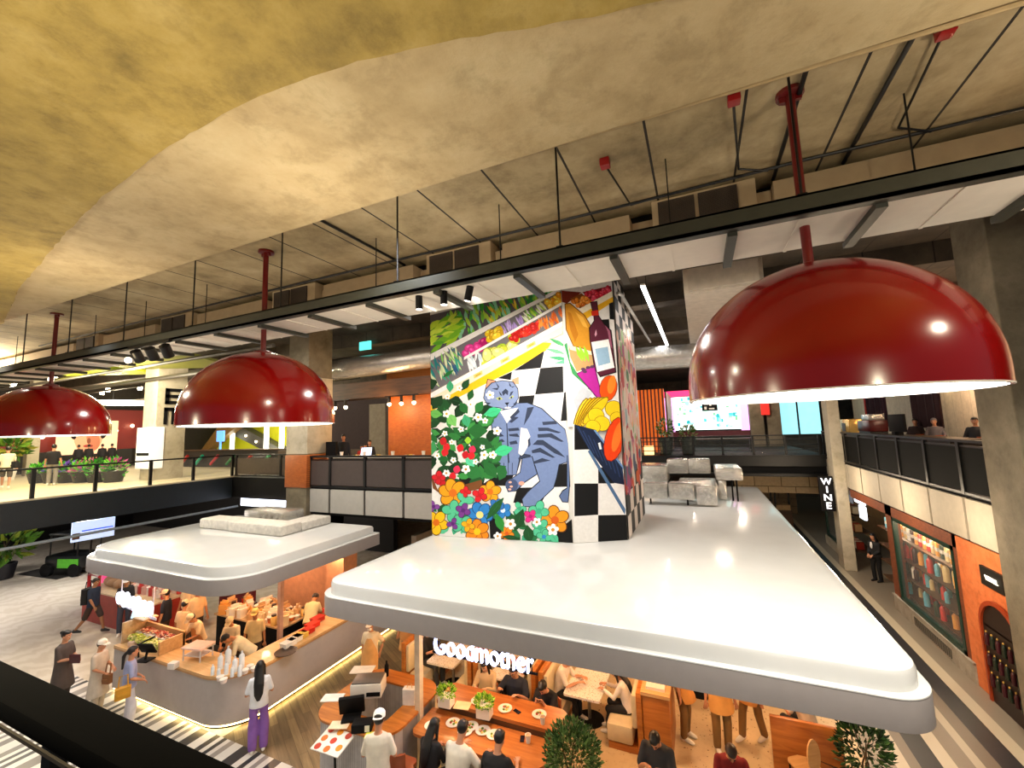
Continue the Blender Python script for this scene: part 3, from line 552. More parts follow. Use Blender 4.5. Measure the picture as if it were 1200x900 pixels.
S(r6((5, 140), (40, 135), (130, 210), (172, 280), (190, 320), (180, 450), (120, 425), (60, 410), (12, 300)), '7a4a10'); S(r6((10, 145), (38, 142), (125, 214), (166, 282), (182, 322), (172, 440), (120, 415), (62, 400), (18, 300)), 'd8962a'); S(r6((70, 190), (120, 225), (150, 290), (120, 280)), 'f2b84a'); S(r6((25, 190), (45, 200), (90, 330), (70, 380), (40, 300)), 'c07a1a')
S(r6((28, 395), (190, 445), (200, 520), (80, 560), (40, 470)), 'c8a06a'); S(r6((30, 395), (190, 440), (190, 462), (40, 425)), 'f2e6cc')
for x, a in ((95, .2), (115, .5), (140, .8)): S(ell(*r6((x, 450))[0], 10, 2.4, 1.1 + a * .2, 12, .6), '9fd83a')
S(r6((155, 290), (186, 245), (182, 215), (163, 130), (207, 124), (218, 215), (250, 262), (295, 305), (325, 565), (225, 595), (188, 540), (160, 372)), '12060a'); S(r6((160, 292), (190, 247), (187, 215), (168, 134), (203, 128), (213, 217), (246, 265), (289, 308), (318, 560), (229, 588), (193, 538), (165, 370)), '5a2034'); S(r6((255, 275), (285, 308), (300, 420), (288, 400), (270, 310)), 'a8607a'); S(r6((168, 187), (212, 180), (216, 212), (174, 217)), 'd8301a'); S(r6((170, 378), (277, 360), (313, 535), (206, 562)), 'ffffff'); S(r6((193, 420), (272, 406), (288, 505), (214, 526)), '9cc0dc'); S(r6((190, 330), (200, 300), (205, 330), (196, 345)), 'd8a0b4')
S(r6((0, 395), (20, 380), (40, 500), (90, 580), (220, 690), (225, 720), (60, 600)), '3f9a5a'); S(r6((20, 540), (60, 580), (150, 660), (140, 690), (60, 640)), 'e8f2e8')
S(r6((78, 572), (190, 515), (246, 742), (214, 736)), '4a0a4a'); S(r6((84, 574), (186, 522), (240, 736), (216, 728)), 'b8289a')
for x, y in ((120, 545), (150, 535), (130, 560), (175, 530)): S(ell(*r6((x, y))[0], 2.6, 1.8), '5a3a5a')
S(r6((60, 740), (110, 650), (180, 690), (120, 760), (90, 820)), 'c8ccd4')
S(ell(*r6((275, 662))[0], 10.5, 15.5, .2), '7a2408'); S(ell(*r6((275, 662))[0], 9.8, 14.8, .2), 'ee5410'); S(ell(*r6((295, 640))[0], 4.6, 11, .2), 'ff8a2a')
for k in range(6): S(ell(*r6((105 + 18 * k, 830 - 6 * k))[0], 6, 22, .35 + .08 * k), '8a6a0a'); S(ell(*r6((107 + 18 * k, 831 - 6 * k))[0], 5, 20.5, .35 + .08 * k), random.choice(('f2c81a', 'e8b80f', 'ffd83a')))
for x, y, rr in ((200, 830, 10), (310, 790, 11), (235, 880, 10), (330, 850, 9), (180, 900, 9)): S(ell(*r6((x, y))[0], rr, rr * .9, .3), '8a6a0a'); S(ell(*r6((x, y))[0], rr * .93, rr * .84, .3), 'f7cf1f')
S(r7((60, 95), (200, 135), (400, 390), (480, 640), (480, 860), (60, 900)), 'efedea')
for pts in (((70, 98), (215, 135), (170, 262), (70, 265)), ((70, 485), (226, 485), (226, 690), (70, 700)), ((226, 380), (330, 380), (330, 485), (226, 485)), ((226, 693), (410, 690), (440, 880), (226, 880))): S(r7(*pts), '0c0c0e')
S(r7((70, 98), (200, 135), (385, 372), (415, 492), (330, 482), (165, 262)), '182440')
for k in range(9): S(r7((90 + 34 * k, 112 + 28 * k), (96 + 34 * k, 112 + 28 * k), (175 + 28 * k, 262 + 26 * k), (169 + 28 * k, 262 + 26 * k)), '2c4068')
S(r7((195, 135), (210, 135), (395, 372), (392, 392)), '6c94c8'); S(r7((158, 275), (172, 262), (405, 655), (400, 690)), '4c6c94'); S(r7((225, 220), (240, 215), (250, 260), (235, 262)), 'e8eef2')
S(ell(*r7((335, 195))[0], 12, 27, .25), '7a1408'); S(ell(*r7((335, 195))[0], 11.2, 26, .25), 'ee4410'); S(ell(*r7((350, 180))[0], 5, 18, .25), 'ff7a2a')
# --- right flank: chequers and streaks of blossom
def RF(y0, y1, z0, z1, c): 
    lay[0] += 1; x = -1.95 + .003 + lay[0] * .00004; paint.c(c); paint.at(-T); paint.poly([(x, y0, z0), (x, y1, z0), (x, y1, z1), (x, y0, z1)])
RF(11.46, 14.95, 3.26, 10.4, 'e6dcd6')
for i in range(6):
    for j in range(8):
        if (i + j) % 2: RF(11.46 + i * .58, 12.04 + i * .58, 3.26 + j * .58 if j < 3 else 8.6 + (j - 3) * .4, 3.26 + (j + 1) * .58 if j < 3 else 8.6 + (j - 2) * .4, '101013')
for i in range(150):
    y = random.uniform(11.5, 14.7); zc = random.uniform(4.4, 8.9); h = random.uniform(.1, .35); wv = random.uniform(.1, .3)
    paint.c(random.choice(('e8a0a0', 'f2c4b8', 'd86a6a', '8fb87a', 'c83a4a', 'e8dcd0', '5a8a6a', 'b85a8a', '9ab8c8', 'f0b88a') if zc > 5.4 else ('c83a3a', 'd8602a', '2a2a3a', 'a83a7a', '4a5a7a'))); lay[0] += 1; x = -1.95 + .003 + lay[0] * .00004
    paint.poly([(x, y + wv * math.cos(k), zc + h * math.sin(k)) for k in [2 * PI * j / 9 for j in range(9)]])
paint.keep = True; paint.build('painting', K['paint'], t, smooth=False)
tag(MB().tube([(-1.8, 11.5, 9.85), (-1.75, 11.8, 9.88), (-1.75, 15.2, 9.88), (-1.75, 19.4, 9.88)], .05, 8).build('cable_conduit', mat('grey_conduit', '8c8a86', .4)), 'pale conduit leaving the top of the painted column', 'pipe')
# ================================================================ people
def remesh(b, vox, sm=3):
    me = b.mesh('tmp', [], False); o = bpy.data.objects.new('tmp', me); C.objects.link(o)
    r = o.modifiers.new('r', 'REMESH'); r.mode = 'VOXEL'; r.voxel_size = vox
    s = o.modifiers.new('s', 'SMOOTH'); s.factor = .5; s.iterations = sm
    dg = bpy.context.evaluated_depsgraph_get(); ev = o.evaluated_get(dg)
    out = bpy.data.meshes.new_from_object(ev, depsgraph=dg)
    bpy.data.objects.remove(o); bpy.data.meshes.remove(me)
    for p in out.polygons: p.use_smooth = True
    return out
def link(name, me, m, parent):
    me.name = name; me.materials.clear(); me.materials.append(m); o = bpy.data.objects.new(name, me); C.objects.link(o); o.parent = parent; return o
def cloth(c): return mat('cloth_' + (c if isinstance(c, str) else 'x'), c, .8, 0, .12, 5)
def ik(a, t, l1, l2, pole):
    a, t, pole = V(a), V(t), V(pole); d = t - a; L = min(max(d.length, .05), (l1 + l2) * .995); dn = d.normalized(); t = a + dn * L
    c = (l1 * l1 + L * L - l2 * l2) / (2 * L * l1); c = max(-1, min(1, c)); k = pole - dn * pole.dot(dn); k.normalize()
    return a + dn * (l1 * c) + k * (l1 * math.sqrt(1 - c * c)), t
SKINC = attrmat('skin', .55)
def orings(b, spec, n=14):
    """elliptical rings: (centre, x axis, y axis, rx, ry)"""
    rs = []
    for c, ax, ay, rx, ry in spec: rs.append([b.v(V(c) + V(ax) * (rx * math.cos(2 * PI * i / n)) + V(ay) * (ry * math.sin(2 * PI * i / n))) for i in range(n)])
    b.skin(rs)
def limb(b, pts, rs, n=10):
    b.tube(pts, rs, n)
    for p, r in zip(pts[1:-1], rs[1:-1]): b.sph(p, r * .98, n, 6)
    b.sph(pts[0], rs[0] * .98, n, 6); b.sph(pts[-1], rs[-1] * .98, n, 6)
def person(label, loc, face=(0, -1), h=1.68, sit=0, lean=0, pz=None, hl=None, hr=None, fl=None, fr=None, hp=.15, hy=0, top=('tee', 'e8e4dc'), bottom=('trousers', '2a2a30'), hair=('short', '120d0b'), cap=None, skin='c89070', shoes='e8e4dc', wide=1.0, apron=None, mask=None, glasses=False, alen=-.42, group=None, twist=0, curl=.7, fing=True):
    s = h / 1.68; rz = math.atan2(-face[0], face[1])
    root = thing('person', label, 'person', loc, rz, group); root.scale = (s, s, s)
    if pz is None: pz = (sit + .1) / s if sit else .945
    P = V((0, 0, pz)); u = V((0, math.sin(lean), math.cos(lean))); f = V((0, math.cos(lean), -math.sin(lean))); xx = V((math.cos(twist), math.sin(twist), 0)); f2 = f if not twist else u.cross(xx) * -1
    at = lambda k, y=0: P + u * k + f * y
    W = wide
    fl = V(fl) if fl else (V((-.1, .42, .08)) if sit else V((-.1, 0, .08))); fr = V(fr) if fr else (V((.1, .42, .08)) if sit else V((.1, .02, .08)))
    hl = V(hl) if hl else (V((-.2, .3, pz + .12)) if sit else V((-.26, .06, .88))); hr = V(hr) if hr else (V((.2, .3, pz + .12)) if sit else V((.26, .06, .88)))
    SL, SR = at(.455) - xx * .158 * W, at(.455) + xx * .158 * W
    EL, WL = ik(SL, hl, .28, .25, (-.5, -.5, -.8)); ER, WR = ik(SR, hr, .28, .25, (.5, -.5, -.8))
    HL, HR = P + V((-.09, 0, -.03)), P + V((.09, 0, -.03))
    kp = (0, 1, .25)
    KL, AL = ik(HL, fl, .42, .42, V(kp) + V((-.12, 0, 0))); KR, AR = ik(HR, fr, .42, .42, V(kp) + V((.12, 0, 0)))
    N = at(.52); hd = V((math.sin(hy) * math.sin(lean + hp), math.sin(lean + hp) , math.cos(lean + hp))).normalized()
    hf = V((math.sin(hy) * -1, math.cos(hy), 0)); hf = (hf - hd * hf.dot(hd)).normalized(); hxx = hf.cross(hd).normalized()
    HC = N + u * .02 + hd * .15 + hf * .015
    hp_ = lambda x, y, z: HC + hxx * x + hf * y + hd * z
    b = MB()
    # torso, neck, head, limbs, palms grown into one skin
    orings(b, [(P - u * .06, xx, f, .1, .08), (P, xx, f, .15 * W, .105 * W), (at(.14), xx, f, .128 * W, .092 * W), (at(.3), xx, f, .15 * W, .105 * W), (at(.42), xx, f, .165 * W, .095 * W), (at(.48), xx, f, .13 * W, .07), (N, xx, f, .06, .06)])
    limb(b, [N - u * .02, N + u * .02 + hd * .07], [.055, .052])
    orings(b, [(hp_(0, .035, -.115), hxx, hf, .028, .034), (hp_(0, .025, -.095), hxx, hf, .046, .056), (hp_(0, .01, -.06), hxx, hf, .06, .076), (hp_(0, 0, -.01), hxx, hf, .07, .09), (hp_(0, -.004, .04), hxx, hf, .073, .094), (hp_(0, -.008, .08), hxx, hf, .062, .08), (hp_(0, -.01, .108), hxx, hf, .034, .045)])
    b.tube([hp_(0, .082, .01), hp_(0, .104, -.028), hp_(0, .085, -.04)], [.008, .014, .008], 6)
    for sx in (-1, 1): b.sph(hp_(sx * .074, -.005, -.012), (.012, .018, .028), 6, 5)
    for S_, E_, W_ in ((SL, EL, WL), (SR, ER, WR)): limb(b, [S_, S_.lerp(E_, .5), E_, E_.lerp(W_, .4), W_], [.05 * W, .045 * W, .037, .036, .024])
    for H_, K_, A_ in ((HL, KL, AL), (HR, KR, AR)):
        limb(b, [H_, H_.lerp(K_, .4), K_, K_.lerp(A_, .3), A_], [.078 * W, .07 * W, .05, .05, .034]); b.sph(A_ + V((0, .05, -.035)), (.035, .09, .03), 8, 6)
    hands = []
    for sx, E_, W_ in ((-1, EL, WL), (1, ER, WR)):
        d = (W_ - E_).normalized(); d = (d + V((0, 0, -.25 if abs(d.z) < .7 else 0))).normalized(); side = V((sx, 0, 0)); side = (side - d * side.dot(d)).normalized(); nrm = d.cross(side)
        if nrm.z > 0: nrm = -nrm
        orings(b, [(W_, side, nrm, .024, .016), (W_ + d * .03, side, nrm, .038, .016), (W_ + d * .085, side, nrm, .041, .014), (W_ + d * .095, side, nrm, .03, .01)], 10)
        hands.append((W_, d, side, nrm, sx))
    body = remesh(b, .0135)
    b = MB(); b.bm.from_mesh(body); b.cl = b.bm.loops.layers.float_color.get('Col') or b.bm.loops.layers.float_color.new('Col'); b.c(skin)
    for fc in b.bm.faces:
        for l in fc.loops: l[b.cl] = b.col
    if fing:
        for W_, d, side, nrm, sx in hands:
            for i, L in enumerate((.066, .076, .07, .055)):
                p0 = W_ + d * .085 + side * (.03 - .02 * i) * -sx * -1; a1 = curl * .5
                p1 = p0 + (d * math.cos(a1) + nrm * math.sin(a1)) * L * .5; p2 = p1 + (d * math.cos(a1 * 2.2) + nrm * math.sin(a1 * 2.2)) * L * .5
                b.tube([p0 - d * .015, p0, p1, p2], [.0085, .009, .0085, .006], 6)
            th = W_ + d * .035 - side * sx * sx * .034
            b.tube([th, th + d * .03 - side * .022 + nrm * .01, th + d * .06 - side * .018 + nrm * .025], [.012, .011, .008], 6)
    for sx in (-1, 1):
        b.c('f2eee8').sph(hp_(sx * .03, .083, .008), (.011, .008, .006), 6, 5); b.c('17100c').sph(hp_(sx * .03, .09, .008), (.006, .006, .006), 6, 5); b.c('1c1410').tube([hp_(sx * .014, .092, .03), hp_(sx * .046, .084, .032)], .005, 5)
    b.c('9a4a40').sph(hp_(0, .086, -.066), (.024, .008, .006), 8, 4)
    b.keep = True; bme = b.mesh('body', SKINC); ob = bpy.data.objects.new('body', bme); C.objects.link(ob); ob.parent = root
    # top
    kind, col = top
    b = MB(); g = 1.17 if kind in ('tee', 'long', 'dress') else 1.27
    rings = [(at(-.06), xx, f, .165 * W * g, .12 * W * g), (at(.1), xx, f, .15 * W * g, .112 * W * g), (at(.3), xx, f, .155 * W * g, .112 * W * g), (at(.42), xx, f, .17 * W * g, .1 * W * g), (at(.485), xx, f, .14 * W * g, .078 * g), (at(.52), xx, f, .075, .075)]
    if kind == 'dress': rings = [(P + V((0, .02, -.5)), V((1, 0, 0)), V((0, 1, 0)), .25 * W, .2 * W), (P + V((0, .01, -.25)), V((1, 0, 0)), V((0, 1, 0)), .22 * W, .17 * W)] + rings
    orings(b, rings, 16)
    for S_, E_, W_ in ((SL, EL, WL), (SR, ER, WR)):
        k = .048 * g * W
        if kind in ('tee', 'dress'): limb(b, [S_, S_.lerp(E_, .45), S_.lerp(E_, .8)], [k, k, k * 1.02])
        else: limb(b, [S_, S_.lerp(E_, .5), E_, E_.lerp(W_, .5), E_.lerp(W_, .92)], [k, k * .95, k * .85, k * .75, k * .62])
    link('dress' if kind == 'dress' else 'jacket' if kind == 'jacket' else 'shirt', remesh(b, .017, 2), cloth(col), root)
    # bottom
    kind, col = bottom; b = MB(); q = .6 if kind == 'shorts' else 1
    orings(b, [(P - V((0, 0, .1)), V((1, 0, 0)), V((0, 1, 0)), .14 * W, .1 * W), (P, xx, f, .168 * W, .122 * W), (at(.08), xx, f, .155 * W, .112 * W)], 16)
    fat = 1.45 if kind == 'wide' else 1.15
    for H_, K_, A_ in ((HL, KL, AL), (HR, KR, AR)):
        if kind == 'shorts': limb(b, [H_, H_.lerp(K_, .5), H_.lerp(K_, .92)], [.09 * W, .088 * W, .08 * W])
        else: limb(b, [H_, H_.lerp(K_, .5), K_, K_.lerp(A_, .5), K_.lerp(A_, .95)], [.09 * W, .083 * W, .066 * fat, .062 * fat, .058 * fat])
    link('trousers' if kind != 'shorts' else 'shorts', remesh(b, .017, 2), cloth(col), root)
    for A_ in (AL, AR):
        b = MB(); fy = V((0, 1, 0)); z = A_.z - .08
        orings(b, [(V((A_.x, A_.y - .075, z + .045)), (1, 0, 0), (0, 0, 1), .026, .03), (V((A_.x, A_.y - .05, z + .055)), (1, 0, 0), (0, 0, 1), .04, .055), (V((A_.x, A_.y + .02, z + .055)), (1, 0, 0), (0, 0, 1), .042, .055), (V((A_.x, A_.y + .1, z + .04)), (1, 0, 0), (0, 0, 1), .046, .038), (V((A_.x, A_.y + .17, z + .032)), (1, 0, 0), (0, 0, 1), .036, .028), (V((A_.x, A_.y + .195, z + .028)), (1, 0, 0), (0, 0, 1), .015, .014)], 10)
        b.build('shoe', cloth(shoes), root)
    # hair
    st, hc = hair
    if st != 'none':
        b = MB(); R = Matrix((hxx, hf, hd)).transposed().to_4x4()
        b.X = Matrix.Translation(HC) @ R
        if st == 'bald': b.sph((0, -.035, .0), (.08, .075, .075), 14, 10)
        else: b.sph((0, -.024, .03), (.084, .094, .098), 14, 10); b.sph((0, .03, .075), (.066, .06, .042), 12, 8)
        if st == 'long': b.X = Matrix.Identity(4); orings(b, [(hp_(0, -.06, .0), hxx, hf, .082, .05), (hp_(0, -.075, -.1), hxx, hf, .088, .048), (at(.42, -.13), xx, f, .1, .04), (at(.22, -.15), xx, f, .085, .03), (at(.1, -.145), xx, f, .03, .018)], 12)
        if st == 'long':
            for sx in (-1, 1): b.tube([hp_(sx * .07, .0, .03), hp_(sx * .08, .01, -.08), at(.4, .05) + xx * sx * .1], [.03, .03, .02], 8)
        if st == 'bun': b.sph((0, -.12, .06), .045, 10, 8)
        if st == 'tail': b.X = Matrix.Identity(4); b.tube([hp_(0, -.11, .02), hp_(0, -.15, -.06), at(.36, -.14)], [.03, .04, .02], 8)
        link('hair', remesh(b, .013, 2), mat('hair_' + hc, hc, .45, 0, .2, 30), root)
    if cap:
        b = MB(); b.X = Matrix.Translation(HC) @ Matrix((hxx, hf, hd)).transposed().to_4x4()
        kind, cc = cap; sg = -1 if kind == 'back' else 1
        b.lathe([(.093, 0), (.096, .02), (.09, .06), (.066, .093), (.02, .112)], (0, -.006, .035), 16)
        if kind != 'beanie': b.prism([(sg * x, sg * y) for x, y in ((-.075, .06), (-.07, .13), (-.035, .17), (.035, .17), (.07, .13), (.075, .06))], .034, .044)
        b.build('cap', cloth(cc), root)
    if mask:
        b = MB(); b.X = Matrix.Translation(HC) @ Matrix((hxx, hf, hd)).transposed().to_4x4(); b.sph((0, .05, -.065), (.058, .06, .045), 10, 8); b.build('face_mask', cloth(mask), root)
    if glasses:
        b = MB()
        for sx in (-1, 1): b.tube([hp_(sx * .03 + .024 * math.cos(a), .1, .008 + .018 * math.sin(a)) for a in [2 * PI * i / 10 for i in range(11)]], .003, 5)
        b.tube([hp_(-.05, .1, .012), hp_(-.076, 0, .012)], .003, 5); b.tube([hp_(.05, .1, .012), hp_(.076, 0, .012)], .003, 5); b.build('glasses', K['blackm'], root)
    if apron:
        b = MB(); rows = []
        for k, rx, ry, a0 in ((.4, .1, .125, .55), (.3, .15, .14, .75), (.1, .2, .148, 1.15), (-.06, .22, .175, 1.25), (alen * .7, .24, .225, 1.1), (alen, .24, .24 if alen > -.3 else .25, 1.0)):
            base = at(k) if k > -.1 else P + V((0, 0, k)); row = []
            for i in range(9): a = -a0 + 2 * a0 * i / 8; row.append((base + xx * (rx * W * math.sin(a)) + f * (ry * W * math.cos(a)), base + xx * ((rx * W + .008) * math.sin(a)) + f * ((ry * W + .008) * math.cos(a))))
            rows.append(row)
        vi = [[b.v(p[0]) for p in r] for r in rows]; vo = [[b.v(p[1]) for p in r] for r in rows]
        for A, B in ((vi, 1), (vo, -1)):
            for r_, s_ in zip(A, A[1:]):
                for i in range(8): b.f((r_[i], r_[i + 1], s_[i + 1], s_[i]))
        for r_, s_ in ((vi[0], vo[0]), (vi[-1], vo[-1])):
            for i in range(8): b.f((r_[i], r_[i + 1], s_[i + 1], s_[i]))
        for k in (0, 8):
            for j in range(5): b.f((vi[j][k], vi[j + 1][k], vo[j + 1][k], vo[j][k]))
        b.build('apron', cloth(apron), root)
    root['_hands'] = [round(v_, 3) for W_ in (WL, WR) for v_ in (root.matrix_basis @ W_)] if False else 0
    del root['_hands']
    M_ = Matrix.Translation(V(loc)) @ Matrix.Rotation(rz, 4, 'Z') @ Matrix.Scale(s, 4)
    person.L, person.R = [M_ @ (W_ + d * .08) for W_, d, _, _, _ in hands]; person.M = M_; person.back = M_ @ at(.28, -.14); person.hipR = M_ @ (P + V((.2, -.06, .05)))
    return root
# ================================================================ small goods
def one(name, b, m, label, cat, group=None, loc=None, rz=None, kind=None):
    o = b.build(name, m); 
    if loc is not None: o.location = loc
    if rz is not None: o.rotation_euler = (0, 0, rz)
    return tag(o, label, cat, group, kind)
PROTO = {}
def put(key, make, loc, label, group=None, rz=0, sc=None):
    """first call builds the thing, later calls copy it with its parts"""
    if key not in PROTO: t = make(); PROTO[key] = t; t.location = loc; t.rotation_euler = (0, 0, rz); t['label'] = label; (group and t.__setitem__('group', group)); t.scale = (sc or 1,) * 3; return t
    return dup(PROTO[key], loc, rz, label, group, sc or 1.0)
def mk_plate():
    t = thing('plate', 'x', 'plate'); MB().lathe([(.03, 0), (.06, .004), (.115, .016), (.12, .02), (.11, .018), (.055, .009), (.0, .009)], n=24, caps=False).build('dish', K['white'], t)
    b = MB(); 
    for i in range(9): b.c(random.choice(('d8902a', 'e8c84a', 'a83a1f', '6a8a2a', 'f0dca8'))).sph((random.uniform(-.05, .05), random.uniform(-.05, .05), .02), (.022, .02, .014), 7, 5)
    tag(b.build('food', K['gloss'], t), kind='stuff'); return t
def mk_cup():
    t = thing('drink_cup', 'x', 'cup'); MB().lathe([(.03, 0), (.04, .1), (.043, .103), (.038, .1), (.028, .006)], n=16, caps=False).build('cup', K['white'], t); MB().lathe([(.0, .085), (.037, .085)], n=14, caps=False).build('drink', mat('iced_drink', 'c9a27a', .2), t); return t
def mk_bottle(col, capc='e8e4dc', h=.28, r=.04):
    t = thing('dispenser_bottle', 'x', 'bottle'); MB().lathe([(r, 0), (r, h * .68), (r * .8, h * .76), (r * .35, h * .84), (r * .35, h * .9)], n=16).build('bottle', mat('bottle_' + col, col, .3), t)
    MB().lathe([(r * .4, h * .88), (r * .4, h * .95), (r * .15, h)], n=12).build('cap', mat('bottle_' + capc, capc, .3), t); return t
def mk_phone(): t = thing('phone', 'x', 'phone'); MB().box(-.036, .036, -.075, .075, 0, .009, .003).build('case', K['blackm'], t); MB().box(-.032, .032, -.07, .07, .009, .0095).build('screen', mat('phone_glass', '1a2030', .1), t); return t
def leafball(b, c, r, n, L, cols, flat=.9, up_=.2):
    for i in range(n):
        a = random.uniform(0, 2 * PI); z = random.uniform(-1, 1); q = math.sqrt(1 - z * z); k = random.uniform(.35, 1) ** .6
        d = V((q * math.cos(a), q * math.sin(a), z * flat)); p = V(c) + V((d.x * r[0], d.y * r[1], d.z * r[2])) * k
        ax = (d + V((random.uniform(-.6, .6), random.uniform(-.6, .6), random.uniform(-.3, .6) + up_))).normalized(); sd = ax.cross(V((random.uniform(-1, 1), random.uniform(-1, 1), .4))).normalized(); l = L * random.uniform(.7, 1.3)
        b.c(random.choice(cols)); nn = ax.cross(sd) * (l * .12)
        b.poly([p, p + ax * l * .5 + sd * l * .24 + nn, p + ax * l, p + ax * l * .5 - sd * l * .24 + nn])
GREEN = ('2a5a24', '3a7a30', '1f4a20', '4f8f3a', '6aa84a')
def tree(label, loc, h, pot, crown, n, L, cols=GREEN, name='potted_tree', cat='potted plant', potc=None, group=None):
    t = thing(name, label, cat, loc, 0, group); pr, ph = pot
    MB().lathe([(pr * .75, 0), (pr, ph * .9), (pr, ph), (pr * .88, ph), (pr * .85, ph * .85), (0, ph * .85)], n=24, caps=False).build('pot', potc or K['white'], t)
    b = MB()
    for k in range(3): b.tube([(.02 * k - .02, 0, ph * .8), (random.uniform(-.06, .06), random.uniform(-.06, .06), h * .55), (random.uniform(-.2, .2), random.uniform(-.2, .2), h * .8)], [.018, .014, .006], 6)
    b.build('stem', mat('bark', '4a3a28', .9), t)
    b = MB(); b.keep = True; leafball(b, (0, 0, h - crown[2]), crown, n, L, cols); tag(b.build('foliage', attrmat('leaf', .45, var=.3), t, smooth=False), kind='stuff'); return t
# ================================================================ left kiosk
def path_band(P, w_, z0, z1, close=False):
    """a band of thickness w_ standing on the inside of an open path"""
    b = MB(); A = []
    for i, p in enumerate(P):
        a = V(P[max(i - 1, 0)]); c = V(P[min(i + 1, len(P) - 1)]); d = (c - a).normalized(); n = V((-d.y, d.x)); A.append((V(p), V(p) + n * w_))
    lo = [(b.v((o.x, o.y, z0)), b.v((i.x, i.y, z0))) for o, i in A]; hi = [(b.v((o.x, o.y, z1)), b.v((i.x, i.y, z1))) for o, i in A]
    for k in range(len(P) - 1):
        b.f((lo[k][0], lo[k + 1][0], hi[k + 1][0], hi[k][0])); b.f((lo[k + 1][1], lo[k][1], hi[k][1], hi[k + 1][1])); b.f((hi[k][0], hi[k + 1][0], hi[k + 1][1], hi[k][1])); b.f((lo[k][1], lo[k + 1][1], lo[k + 1][0], lo[k][0]))
    for k in (0, -1): b.f((lo[k][0], hi[k][0], hi[k][1], lo[k][1]))
    return b
def Lpath(x0, y0, x1, y1, r, o=0, n=12): return [(x0, y0 + o)] + [(x1 - r + (r - o) * math.sin(a), y0 + r - (r - o) * math.cos(a)) for a in [PI / 2 * k / n for k in range(n + 1)]] + [(x1 - o, y1)]
t = thing('service_counter', 'long rounded grey plaster counter of the left kiosk with a glowing base', 'counter', (-9.4, 6.1, 0)); T = V((-9.4, 6.1, 0))
LP = lambda o=0: [(x + 9.4, y - 6.1) for x, y in Lpath(-13.95, 6.1, -9.4, 12.4, .9, o)]
path_band(LP(), .7, .1, 1.055).build('body', mat('counter_plaster', 'b4acaa', .6, 0, .04), t); path_band(LP(.06), .5, 0, .1).build('plinth', K['blackm'], t)
path_band(LP(-.012), .74, 1.056, 1.1).build('worktop', K['woodl'], t); path_band(LP(.03), .03, .055, .085).build('led_strip', K['led'], t)
path_band(LP(-.015), .012, 1.02, 1.056).build('edge_strip', mat('counter_edge', 'b98a58', .4), t)
struct('post_left', MB().box(-10.5, -10.4, 8.0, 8.1, 0, 2.75), mat('post_pink', 'c8a08a', .5), cat='post')
struct('wall_kiosk', MB().box(-13.6, -10.2, 10.35, 10.5, 0, 2.75).box(-10.9, -10.2, 9.95, 10.36, 0, 2.75), mat('kiosk_tan', 'c08a66', .7), cat='partition')
struct('wall_kiosk', MB().box(-9.55, -9.35, 12.4, 16, 0, 2.6), mat('kiosk_grey', '857a6c', .7), cat='partition')
# ceiling downlight bar in the kiosk
for i, (x, y) in enumerate(((-10.9, 7.5), (-12.2, 9.2))): one('light_bar', MB().box(x - .5, x + .5, y - .04, y + .04, 2.7, 2.755), emis('bar_light', 'ffe8cc', 8), 'slim light bar under the left kiosk canopy ' + ('near its front edge' if i == 0 else 'near its back wall'), 'light bar', 'kiosk light bars')
# prep bench inside
t = thing('prep_bench', 'black prep bench heaped with goods inside the left kiosk', 'bench', (-12.2, 9.0, 0)); MB().box(-1.7, 1.15, -.45, .5, 0, .88).build('cabinet', K['blackm'], t); MB().box(-1.75, 1.2, -.5, .55, .88, .92).build('worktop', mat('bench_top', 'b89a72', .4), t)
struct('floor', MB().box(-13.9, -10.15, 6.85, 10.3, 0, .012), mat('dark_void_floor', '17120e', .8), cat='floor')  # dark sheet: the dark void inside the kiosk put into floor colour
def mk_bag(c):
    t = thing('food_bag', 'x', 'bag'); b = MB(); b.prism(rrect(-.09, .09, -.06, .06, .03, 3), 0, .16); b.build('bag', mat('bag_' + c, c, .5), t); MB().box(-.07, .07, -.015, .015, .16, .22, .004).build('fold', mat('bag_' + c, c, .5), t); return t
def mk_tub(c):
    t = thing('food_tub', 'x', 'tub'); MB().lathe([(.07, 0), (.09, .09)], n=14).build('tub', mat('tub_' + c, c, .4), t); MB().lathe([(.093, .09), (.093, .1), (.08, .108)], n=14).build('lid', K['white'], t); return t
def mk_jar(c):
    t = thing('sauce_jar', 'x', 'jar'); MB().lathe([(.045, 0), (.05, .02), (.05, .13), (.035, .15)], n=12).build('jar', mat('jar_' + c, c, .25), t); MB().lathe([(.04, .15), (.04, .175)], n=12).build('lid', mat('jar_lid', '3a2a20', .4), t); return t
random.seed(11)
